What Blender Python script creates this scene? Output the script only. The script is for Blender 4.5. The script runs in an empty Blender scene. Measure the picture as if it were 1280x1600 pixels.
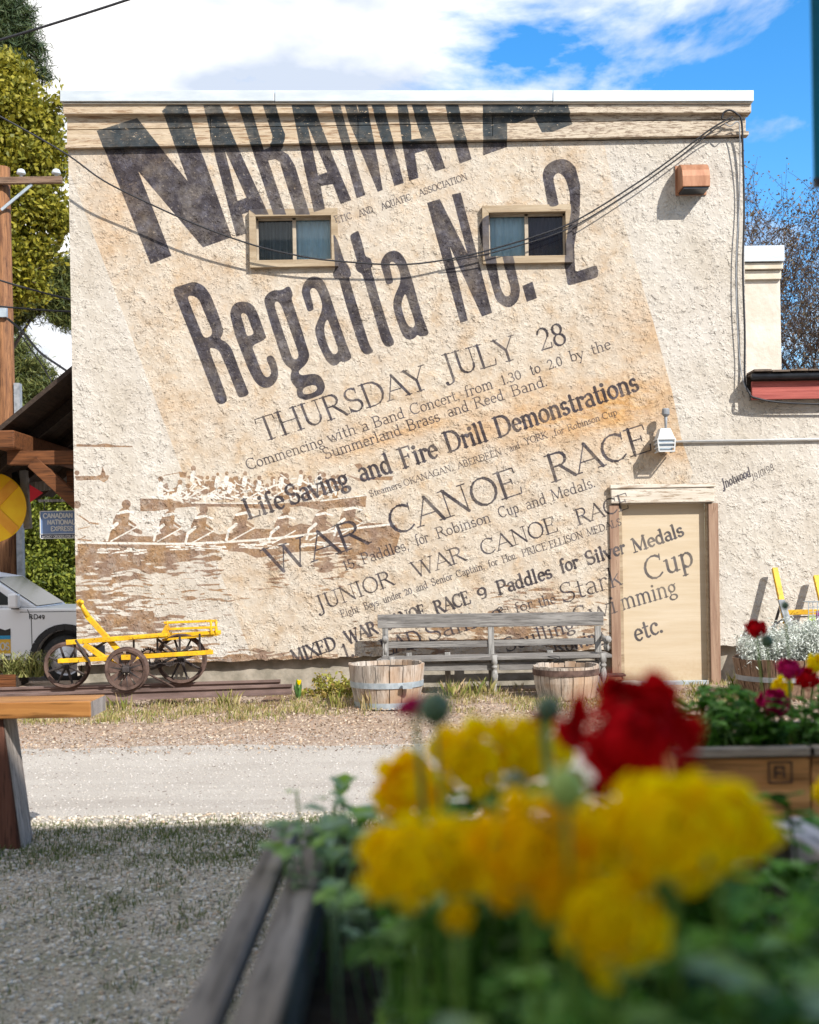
import bpy, math, random
import numpy as np
from mathutils import Vector, Matrix
R = math.radians
SC = bpy.context.scene
COL = SC.collection
random.seed(7)

# ------------------------------------------------------------------ camera
F = 35 / 24 * 1280            # focal length in photograph pixels
HZ = 872.0                    # eye level in the photograph
CAMZ = 1.45
ROLL = R(1.0)
WALL = 13.3                   # distance of the painted wall
cr, sr = math.cos(ROLL), math.sin(ROLL)
cam_d = bpy.data.cameras.new('camera')
cam = bpy.data.objects.new('camera', cam_d)
COL.objects.link(cam)
cam_d.sensor_fit = 'HORIZONTAL'; cam_d.sensor_width = 24; cam_d.lens = 35
cam_d.shift_y = (HZ - 800) / 1280
cam_d.clip_start = 0.05; cam_d.clip_end = 3000
cam_d.dof.use_dof = True; cam_d.dof.focus_distance = 12.6; cam_d.dof.aperture_fstop = 2.8
cam.matrix_world = Matrix(((cr, sr, 0, 0), (0, 0, -1, 0), (-sr, cr, 0, CAMZ), (0, 0, 0, 1)))
SC.camera = cam
SC.render.resolution_x, SC.render.resolution_y = 819, 1024

# ------------------------------------------------------------------ sun, sky, exposure
SUN = Vector((31, -36, 38)).normalized()
w = bpy.data.worlds.new('World'); SC.world = w; w.use_nodes = True
nt = w.node_tree; N = nt.nodes; L = nt.links; N.clear()
out = N.new('ShaderNodeOutputWorld'); bg = N.new('ShaderNodeBackground')
sky = N.new('ShaderNodeTexSky'); sky.sky_type = 'NISHITA'; sky.sun_disc = False
sky.sun_elevation = math.asin(SUN.z); sky.sun_rotation = math.atan2(SUN.x, SUN.y)
sky.air_density = 1.0; sky.dust_density = 0.4; sky.ozone_density = 2.5
bg.inputs['Strength'].default_value = 0.15
tc = N.new('ShaderNodeTexCoord')
def wmath(op, a, b=None, clamp=False):
    n = N.new('ShaderNodeMath'); n.operation = op; n.use_clamp = clamp
    for i, v in enumerate((a, b)):
        if v is None: continue
        if isinstance(v, (int, float)): n.inputs[i].default_value = v
        else: L.new(v, n.inputs[i])
    return n.outputs[0]
mp = N.new('ShaderNodeMapping'); mp.inputs['Scale'].default_value = (1.0, 1.0, 2.2); mp.inputs['Location'].default_value = (0.35, 0.2, 0.15)
L.new(tc.outputs['Generated'], mp.inputs['Vector'])
n1 = N.new('ShaderNodeTexNoise'); n1.inputs['Scale'].default_value = 3.2; n1.inputs['Detail'].default_value = 9; n1.inputs['Roughness'].default_value = 0.58
n1.inputs['Distortion'].default_value = 0.25
L.new(mp.outputs[0], n1.inputs['Vector'])
sep = N.new('ShaderNodeSeparateXYZ'); L.new(tc.outputs['Generated'], sep.inputs[0])
bias = wmath('MULTIPLY', sep.outputs['X'], -0.52)
cov = wmath('ADD', n1.outputs['Fac'], bias)
cov2 = wmath('ADD', cov, -0.30)
cl = wmath('MULTIPLY', cov2, 9.0, True)
n2 = N.new('ShaderNodeTexNoise'); n2.inputs['Scale'].default_value = 4.5; n2.inputs['Detail'].default_value = 9
L.new(mp.outputs[0], n2.inputs['Vector'])
cr2 = N.new('ShaderNodeValToRGB')
cr2.color_ramp.elements[0].position = 0.43; cr2.color_ramp.elements[0].color = (2.05, 2.3, 2.75, 1)
cr2.color_ramp.elements[1].position = 0.57; cr2.color_ramp.elements[1].color = (4.0, 3.95, 3.9, 1)
L.new(n2.outputs['Fac'], cr2.inputs[0])
mx = N.new('ShaderNodeMix'); mx.data_type = 'RGBA'
hs = N.new('ShaderNodeHueSaturation'); hs.inputs['Saturation'].default_value = 1.38; hs.inputs['Value'].default_value = 0.76
L.new(sky.outputs[0], hs.inputs['Color'])
L.new(cl, mx.inputs['Factor']); L.new(hs.outputs[0], mx.inputs['A']); L.new(cr2.outputs[0], mx.inputs['B'])
L.new(mx.outputs['Result'], bg.inputs['Color']); L.new(bg.outputs[0], out.inputs[0])
sd = bpy.data.lights.new('sun', 'SUN'); sd.energy = 3.2; sd.angle = R(0.5); sd.color = (1.0, 0.96, 0.90)
so = bpy.data.objects.new('sun', sd); COL.objects.link(so)
so.rotation_euler = SUN.to_track_quat('Z', 'Y').to_euler(); so.location = SUN * 40
SC.view_settings.view_transform = 'Standard'; SC.view_settings.look = 'None'
SC.view_settings.gamma = 1; SC.view_settings.exposure = 1.22
try: SC.view_settings.use_curve_mapping = False
except Exception: pass
SC.render.engine = 'CYCLES'

# ------------------------------------------------------------------ helpers
def P(px, py, D=WALL):
    """the point at distance D that the photograph shows at this pixel"""
    a, b = (px - 640) / F, (HZ - py) / F
    return Vector((D * (a * cr + b * sr), D, CAMZ + D * (b * cr - a * sr)))
def PG(px, py, z=0.0):
    a, b = (px - 640) / F, (HZ - py) / F
    D = (z - CAMZ) / (b * cr - a * sr)
    return P(px, py, D)

def origin_of(o):
    while o.parent: o = o.parent
    return Vector(o.location)
def thing(name, label, cat, loc=(0, 0, 0), group=None):
    o = bpy.data.objects.new(name, None); COL.objects.link(o)
    o.location = loc; o.empty_display_size = 0.1
    o['label'] = label; o['category'] = cat
    if group: o['group'] = group
    return o
def tag(o, label, cat, group=None):
    o['label'] = label; o['category'] = cat
    if group: o['group'] = group
    return o
def struct(o): o['kind'] = 'structure'; return o
def stuff(o): o['kind'] = 'stuff'; return o
def clone(root, loc=None, label=None, group=None, rotz=None):
    def cp(o, par):
        c = o.copy(); COL.objects.link(c); c.parent = par
        for ch in list(o.children): cp(ch, c)
        return c
    c = cp(root, root.parent)
    if loc is not None: c.location = loc
    if label: c['label'] = label
    if group: c['group'] = group
    if rotz is not None: c.rotation_euler[2] = rotz
    return c

class MB:
    def __init__(s): s.v = []; s.f = []
    def add(s, vs, fs):
        n = len(s.v); s.v.extend([tuple(p) for p in vs]); s.f.extend([tuple(i + n for i in f) for f in fs]); return s
    def box(s, a, b):
        x0, y0, z0 = a; x1, y1, z1 = b
        return s.add([(x0,y0,z0),(x1,y0,z0),(x1,y1,z0),(x0,y1,z0),(x0,y0,z1),(x1,y0,z1),(x1,y1,z1),(x0,y1,z1)],
                     [(0,3,2,1),(4,5,6,7),(0,1,5,4),(1,2,6,5),(2,3,7,6),(3,0,4,7)])
    def beam(s, p, q, wd, ht, up=(0, 0, 1)):
        p, q = Vector(p), Vector(q); d = (q - p).normalized(); u = Vector(up)
        sd_ = d.cross(u)
        if sd_.length < 1e-4: sd_ = d.cross(Vector((0, 1, 0)))
        sd_.normalize(); u = sd_.cross(d).normalized()
        a, b = sd_ * wd / 2, u * ht / 2
        vs = [p-a-b, p+a-b, p+a+b, p-a+b, q-a-b, q+a-b, q+a+b, q-a+b]
        return s.add(vs, [(0,3,2,1),(4,5,6,7),(0,1,5,4),(1,2,6,5),(2,3,7,6),(3,0,4,7)][:0] + [(0,1,2,3),(7,6,5,4),(0,4,5,1),(1,5,6,2),(2,6,7,3),(3,7,4,0)])
    def prism(s, poly, y0, y1):
        """poly in (x, z), extruded along y"""
        n = len(poly)
        vs = [(x, y0, z) for x, z in poly] + [(x, y1, z) for x, z in poly]
        fs = [tuple(range(n)), tuple(range(2*n-1, n-1, -1))] + [(i, i+n, (i+1) % n + n, (i+1) % n) for i in range(n)]
        return s.add(vs, fs)
    def tube(s, pts, r, n=6, cap=True):
        pts = [Vector(p) for p in pts]; m = len(pts)
        rs = r if isinstance(r, (list, tuple)) else [r] * m
        vs = []; ref = Vector((0.13, 0.37, 0.92))
        for i, p in enumerate(pts):
            d = (pts[min(i+1, m-1)] - pts[max(i-1, 0)])
            d = d.normalized() if d.length > 1e-9 else Vector((0, 0, 1))
            a = d.cross(ref)
            if a.length < 0.05: a = d.cross(Vector((1, 0, 0)))
            a.normalize(); b = d.cross(a)
            for k in range(n):
                t = 2 * math.pi * k / n
                vs.append(p + (a * math.cos(t) + b * math.sin(t)) * rs[i])
        fs = [(i*n+k, i*n+(k+1) % n, (i+1)*n+(k+1) % n, (i+1)*n+k) for i in range(m-1) for k in range(n)]
        if cap: fs += [tuple(range(n-1, -1, -1)), tuple(range((m-1)*n, m*n))]
        return s.add(vs, fs)
    def lathe(s, prof, c=(0, 0, 0), n=24, axis='z', a0=0, a1=2*math.pi):
        m = len(prof); full = abs(a1 - a0 - 2*math.pi) < 1e-6; kn = n if full else n + 1; vs = []
        for r_, h in prof:
            for k in range(kn):
                t = a0 + (a1 - a0) * k / n
                if axis == 'z': vs.append((c[0]+r_*math.cos(t), c[1]+r_*math.sin(t), c[2]+h))
                elif axis == 'y': vs.append((c[0]+r_*math.cos(t), c[1]+h, c[2]+r_*math.sin(t)))
                else: vs.append((c[0]+h, c[1]+r_*math.cos(t), c[2]+r_*math.sin(t)))
        fs = []
        for i in range(m-1):
            for k in range(n if full else n):
                k2 = (k+1) % kn
                fs.append((i*kn+k, i*kn+k2, (i+1)*kn+k2, (i+1)*kn+k))
        return s.add(vs, fs)
    def obj(s, name, m, parent=None, smooth=False, bevel=0, uv=False):
        me = bpy.data.meshes.new(name)
        og = origin_of(parent) if parent else Vector((0, 0, 0))
        me.from_pydata([(p[0]-og.x, p[1]-og.y, p[2]-og.z) for p in s.v], [], s.f)
        if m: me.materials.append(m)
        if uv:
            ul = me.uv_layers.new(name='UVMap')
            co = np.array([[p[0], p[2]] for p in s.v], dtype=np.float64)
            li = np.empty(len(me.loops), dtype=np.int32); me.loops.foreach_get('vertex_index', li)
            uvs = np.empty((len(li), 2)); uvs[:, 0] = (co[li, 0] - U0) / (U1 - U0); uvs[:, 1] = (co[li, 1] - Z0) / (Z1 - Z0)
            ul.data.foreach_set('uv', uvs.ravel().astype(np.float32))
        if smooth:
            me.polygons.foreach_set('use_smooth', [True] * len(me.polygons))
        me.validate(); me.update()
        o = bpy.data.objects.new(name, me); COL.objects.link(o)
        if parent: o.parent = parent
        if bevel:
            b = o.modifiers.new('bevel', 'BEVEL'); b.width = bevel; b.segments = 2; b.limit_method = 'ANGLE'
        return o
def top(o, loc=None):
    """give a one-mesh thing its own origin"""
    if loc is not None:
        l = Vector(loc); o.data.transform(Matrix.Translation(-l)); o.location = l
    return o
def fast_mesh(name, verts, quads, m, parent=None):
    verts = np.asarray(verts, dtype=np.float32); quads = np.asarray(quads, dtype=np.int32)
    k = quads.shape[1]; me = bpy.data.meshes.new(name)
    if parent: og = origin_of(parent); verts = verts - np.array(og, dtype=np.float32)
    me.vertices.add(len(verts)); me.vertices.foreach_set('co', verts.ravel())
    me.loops.add(quads.size); me.loops.foreach_set('vertex_index', quads.ravel())
    me.polygons.add(len(quads)); me.polygons.foreach_set('loop_start', np.arange(0, quads.size, k, dtype=np.int32))
    me.polygons.foreach_set('loop_total', np.full(len(quads), k, dtype=np.int32))
    me.update(calc_edges=True)
    if m: me.materials.append(m)
    o = bpy.data.objects.new(name, me); COL.objects.link(o)
    if parent: o.parent = parent
    return o

# ------------------------------------------------------------------ material helper
class G:
    def __init__(s, name, rough=0.7, metal=0.0, spec=0.5):
        s.m = bpy.data.materials.new(name); s.m.use_nodes = True
        s.t = s.m.node_tree; s.b = s.t.nodes['Principled BSDF']
        s.b.inputs['Roughness'].default_value = rough; s.b.inputs['Metallic'].default_value = metal
        s.b.inputs['Specular IOR Level'].default_value = spec
        s.tc = s.t.nodes.new('ShaderNodeTexCoord')
    def n(s, kind, **kw):
        nd = s.t.nodes.new(kind)
        for k, v in kw.items(): setattr(nd, k, v)
        return nd
    def link(s, a, b): s.t.links.new(a, b)
    def sock(s, nd, key, v):
        if v is None: return
        if hasattr(v, 'is_linked') or hasattr(v, 'links'): s.link(v, nd.inputs[key])
        else: nd.inputs[key].default_value = v
    def map(s, scale=(1, 1, 1), rot=(0, 0, 0), loc=(0, 0, 0), src='Object'):
        mpn = s.n('ShaderNodeMapping'); mpn.inputs['Scale'].default_value = scale
        mpn.inputs['Rotation'].default_value = rot; mpn.inputs['Location'].default_value = loc
        s.link(s.tc.outputs[src] if isinstance(src, str) else src, mpn.inputs['Vector']); return mpn.outputs[0]
    def noise(s, scale, detail=4, rough=0.55, vec=None, dist=0.0):
        nd = s.n('ShaderNodeTexNoise'); nd.inputs['Scale'].default_value = scale
        nd.inputs['Detail'].default_value = detail; nd.inputs['Roughness'].default_value = rough; nd.inputs['Distortion'].default_value = dist
        s.link(vec if vec is not None else s.tc.outputs['Object'], nd.inputs['Vector']); return nd.outputs['Fac']
    def vor(s, scale, vec=None, feat='F1', out='Distance'):
        nd = s.n('ShaderNodeTexVoronoi'); nd.feature = feat; nd.inputs['Scale'].default_value = scale
        s.link(vec if vec is not None else s.tc.outputs['Object'], nd.inputs['Vector']); return nd.outputs[out]
    def ramp(s, x, stops):
        nd = s.n('ShaderNodeValToRGB'); e = nd.color_ramp.elements
        while len(e) < len(stops): e.new(0.5)
        for i, (p, c) in enumerate(stops):
            e[i].position = p; e[i].color = (c, c, c, 1) if isinstance(c, (int, float)) else (*c, 1)
        s.link(x, nd.inputs[0]); return nd.outputs[0]
    def mix(s, f, a, b, mode='MIX'):
        nd = s.n('ShaderNodeMix', data_type='RGBA', blend_type=mode)
        s.sock(nd, 'Factor', f)
        for k, v in (('A', a), ('B', b)):
            if isinstance(v, tuple): nd.inputs[k].default_value = (*v, 1)
            else: s.link(v, nd.inputs[k])
        return nd.outputs['Result']
    def math(s, op, a, b=None, clamp=False):
        nd = s.n('ShaderNodeMath', operation=op, use_clamp=clamp)
        for i, v in enumerate((a, b)):
            if v is None: continue
            if isinstance(v, (int, float)): nd.inputs[i].default_value = v
            else: s.link(v, nd.inputs[i])
        return nd.outputs[0]
    def col(s, c):
        if isinstance(c, tuple): s.b.inputs['Base Color'].default_value = (*c, 1)
        else: s.link(c, s.b.inputs['Base Color'])
        return s
    def bump(s, h, dist=0.01, strength=1.0):
        nd = s.n('ShaderNodeBump'); nd.inputs['Distance'].default_value = dist; nd.inputs['Strength'].default_value = strength
        s.link(h, nd.inputs['Height']); s.link(nd.outputs[0], s.b.inputs['Normal']); return s
def simple(name, c, c2=None, scale=8, rough=0.7, metal=0.0, bump=0.0, bscale=None, stretch=(1, 1, 1), spec=0.4, detail=5, lo=0.35, hi=0.65):
    g = G(name, rough, metal, spec)
    v = g.map(stretch)
    if c2 is not None: g.col(g.ramp(g.noise(scale, detail, vec=v), [(lo, c), (hi, c2)]))
    else: g.col(c)
    if bump: g.bump(g.noise(bscale or scale, 4, vec=v), bump)
    return g.m
def wood(name, c, c2, axis=0, scale=30, rough=0.75, bump=0.003, knots=True, c3=None):
    g = G(name, rough, 0, 0.25)
    st = [1, 1, 1]; st[axis] = 0.06
    v = g.map(tuple(st))
    grain = g.noise(scale, 6, 0.65, v, 0.4)
    big = g.noise(2.2, 3)
    base = g.ramp(grain, [(0.32, c), (0.68, c2)])
    dk = g.ramp(g.noise(scale * 2.4, 3, 0.7, v), [(0.36, 0.45), (0.48, 1.0)])
    base = g.mix(1.0, base, dk, 'MULTIPLY')
    if c3: base = g.mix(g.ramp(big, [(0.42, 0.0), (0.62, 0.75)]), base, c3)
    g.col(base); g.bump(grain, bump); return g.m
def leafmat(name, cols, rough=0.55, trans=0.25, spec=0.3):
    g = G(name, rough, 0, spec)
    ge = g.n('ShaderNodeNewGeometry')
    n_ = len(cols)
    c = g.ramp(ge.outputs['Random Per Island'], [(i / (n_ - 1), cc) for i, cc in enumerate(cols)])
    g.col(c)
    if trans:
        tr = g.n('ShaderNodeBsdfTranslucent'); g.link(c, tr.inputs['Color'])
        ms = g.n('ShaderNodeMixShader'); ms.inputs[0].default_value = trans
        g.link(g.b.outputs[0], ms.inputs[1]); g.link(tr.outputs[0], ms.inputs[2])
        g.link(ms.outputs[0], g.t.nodes['Material Output'].inputs[0])
    return g.m
# ------------------------------------------------------------------ the mural: painted marks rasterised in wall space (metres along and up the wall)
U0, U1, Z0, Z1 = -4.0, 4.25, 0.15, 6.75
TPM = 300
MW, MH = int((U1-U0)*TPM), int((Z1-Z0)*TPM)
INK = np.zeros((MH, MW), np.float32); BRN = INK.copy(); WHT = INK.copy(); POS = INK.copy()
def T(p):
    q = P(p[0], p[1]); return ((q.x-U0)*TPM, (q.z-Z0)*TPM)
K = 0.007124 * TPM           # texels per photograph pixel
def seg(ch, p, q, w_, val=1.0):
    (x0, y0), (x1, y1) = T(p), T(q); r = w_ * K / 2
    a, b = int(min(x0, x1)-r-2), int(max(x0, x1)+r+3); c, d = int(min(y0, y1)-r-2), int(max(y0, y1)+r+3)
    a, c = max(a, 0), max(c, 0); b, d = min(b, MW), min(d, MH)
    if a >= b or c >= d: return
    X = np.arange(a, b, dtype=np.float32)[None, :]; Y = np.arange(c, d, dtype=np.float32)[:, None]
    dx, dy = x1-x0, y1-y0; l2 = dx*dx+dy*dy+1e-9
    t = np.clip(((X-x0)*dx+(Y-y0)*dy)/l2, 0, 1)
    dist = np.sqrt((X-x0-t*dx)**2+(Y-y0-t*dy)**2)
    np.maximum(ch[c:d, a:b], np.clip(r-dist+0.5, 0, 1)*val, out=ch[c:d, a:b])
def poly(ch, pts, holes=(), val=1.0, erase=False, smooth=False):
    def rnd(ps):
        if not smooth: return ps
        for _ in range(2):
            o = []
            for i in range(len(ps)):
                (ax, ay), (bx, by) = ps[i], ps[(i+1) % len(ps)]
                if math.hypot(bx-ax, by-ay) > 26: o += [(ax, ay), (ax+(bx-ax)*.08, ay+(by-ay)*.08), (bx-(bx-ax)*.08, by-(by-ay)*.08)] if False else [(ax+(bx-ax)*.06, ay+(by-ay)*.06), (bx-(bx-ax)*.06, by-(by-ay)*.06)]
                else: o += [(ax*.75+bx*.25, ay*.75+by*.25), (ax*.25+bx*.75, ay*.25+by*.75)]
            ps = o
        return ps
    loops = [[T(p) for p in rnd(l)] for l in [list(pts)] + [list(h) for h in holes]]
    xs = [p[0] for p in loops[0]]; ys = [p[1] for p in loops[0]]
    a, b = max(int(min(xs))-1, 0), min(int(max(xs))+2, MW); c, d = max(int(min(ys))-1, 0), min(int(max(ys))+2, MH)
    if a >= b or c >= d: return
    acc = np.zeros((d-c, b-a), np.float32)
    for ox in (0.25, 0.75):
        for oy in (0.25, 0.75):
            X = (np.arange(a, b)+ox-0.5)[None, :]; Y = (np.arange(c, d)+oy-0.5)[:, None]
            ins = np.zeros((d-c, b-a), bool)
            for lp in loops:
                n = len(lp)
                for i in range(n):
                    (x0, y0), (x1, y1) = lp[i], lp[(i+1) % n]
                    if y0 == y1: continue
                    cond = (y0 > Y) != (y1 > Y)
                    ins ^= cond & (X < (x1-x0)*(Y-y0)/(y1-y0)+x0)
            acc += ins*0.25
    v = ch[c:d, a:b]
    if erase: v *= (1-acc)
    else: np.maximum(v, acc*val, out=v)
def disc(ch, x, y, r, ry=None):
    ry = ry or r
    poly(ch, [(x+r*math.cos(t*math.pi/8), y+ry*math.sin(t*math.pi/8)) for t in range(16)])

# NARAMATA across the top boards and the stucco
BIG = [
 ([(152,206),(215,186),(246,225),(293,283),(256,179),(273,160),(292,160),(309,225),(320,251),(362,371),(317,387),(216,268),(268,400),(235,413)],()),
 ([(318,160),(342,160),(372,231),(421,338),(400,338),(391,331),(378,335),(385,365),(369,370),(336,244)],([(351,234),(385,309),(371,314)],)),
 ([(371,160),(430,160),(440,197),(446,212),(445,224),(439,235),(450,241),(461,259),(485,338),(463,338),(440,264),(437,253),(430,249),(419,251),(448,338),(428,338),(395,238)],([(390,160),(409,160),(426,214),(425,225),(420,231),(412,234),(404,207)],)),
 ([(455,160),(488,160),(506,208),(522,249),(549,313),(532,319),(520,288),(501,291),(508,329),(491,334),(470,238)],([(481,198),(511,269),(497,274)],)),
 ([(515,160),(530,160),(549,229),(571,305),(557,310),(536,234)],()),
 ([(536,160),(554,160),(561,181),(558,160),(573,160),(579,194),(590,249),(598,297),(590,300),(559,225),(546,194)],()),
 ([(578,160),(598,160),(617,232),(631,286),(616,291),(599,232)],()),
 ([(619,160),(634,160),(642,198),(643,221),(659,219),(652,198),(640,160),(662,160),(684,229),(696,263),(680,268),(665,235),(648,240),(654,278),(639,283),(629,229)],()),
 ([(692,160),(713,160),(729,221),(737,249),(718,256),(708,219)],()),
 ([(753,160),(882,160),(894,196),(863,208),(846,209),(834,184),(809,193),(792,194),(792,230),(755,243)],()),
]
for o_, h_ in BIG: poly(INK, o_, h_)
RG = [
 ([(268,450),(287,445),(298,441),(307,441),(319,447),(329,461),(341,491),(349,516),(348,523),(343,530),(353,534),(362,545),(374,578),(390,617),(373,623),(355,577),(342,548),(334,544),(326,544),(357,628),(340,634),(300,530)],([(292,463),(301,462),(311,468),(318,486),(331,516),(331,523),(326,527),(318,528)],)),
 ([(359,491),(362,479),(370,472),(384,471),(395,476),(403,490),(417,530),(393,540),(408,579),(413,588),(419,590),(424,584),(422,575),(414,558),(427,554),(435,577),(434,593),(424,605),(412,607),(400,600),(388,578),(367,524)],([(376,491),(381,489),(386,493),(397,522),(386,526)],)),
 ([(412,470),(416,460),(427,453),(440,454),(452,445),(458,461),(455,466),(472,517),(484,556),(479,569),(467,579),(467,584),(472,587),(493,583),(503,590),(509,605),(503,617),(478,626),(466,622),(463,613),(464,607),(455,598),(453,586),(457,578),(446,571),(440,560),(424,511)],([(428,476),(432,470),(439,476),(467,554),(464,562),(457,561)],[(472,611),(476,605),(491,601),(497,607),(490,614),(475,617)])),
 ([(471,457),(473,445),(481,434),(493,431),(505,437),(514,457),(527,497),(544,544),(551,561),(536,567),(532,564),(527,571),(518,572),(509,563),(497,538),(491,515),(496,502),(503,485),(503,472),(496,455),(491,450),(486,451),(484,456),(491,484),(481,488)],([(511,497),(529,547),(525,554),(518,553),(508,529),(506,511)],)),
 ([(521,366),(528,378),(538,408),(543,414),(547,420),(549,431),(545,434),(548,444),(566,504),(578,541),(585,550),(571,556),(563,546),(553,517),(540,475),(529,435),(523,437),(519,428),(524,420)],()),
 ([(546,368),(554,363),(560,360),(568,387),(571,402),(579,403),(583,416),(579,418),(595,474),(610,521),(618,538),(604,544),(596,533),(579,473),(566,428),(557,424),(554,412),(558,410)],()),
 ([(594,412),(598,402),(605,394),(616,391),(626,395),(634,407),(644,437),(658,488),(671,523),(657,527),(652,523),(648,529),(638,532),(629,525),(620,502),(613,478),(617,460),(625,444),(626,431),(621,415),(613,408),(608,412),(615,442),(604,446)],([(633,457),(649,507),(645,513),(636,508),(628,485),(627,473)],)),
 ([(748,358),(749,350),(754,343),(765,337),(778,342),(790,365),(802,406),(813,453),(810,470),(798,481),(787,479),(775,470),(758,411)],([(768,368),(776,362),(785,407),(798,451),(797,462),(789,464),(782,450),(775,409)],)),
 ([(847,273),(852,259),(868,249),(885,248),(899,260),(907,291),(906,334),(897,385),(899,425),(933,414),(936,433),(887,447),(881,409),(883,381),(891,334),(890,301),(883,277),(872,269),(864,277),(874,323),(857,327)],()),
]
for o_, h_ in RG: poly(INK, o_, h_, smooth=True)
poly(INK, [(667,317),(687,311),(730,396),(706,304),(720,301),(769,489),(753,495),(703,386),(731,501),(719,505)])
poly(INK, [(816,447),(832,440),(839,466),(823,472)])

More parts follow.
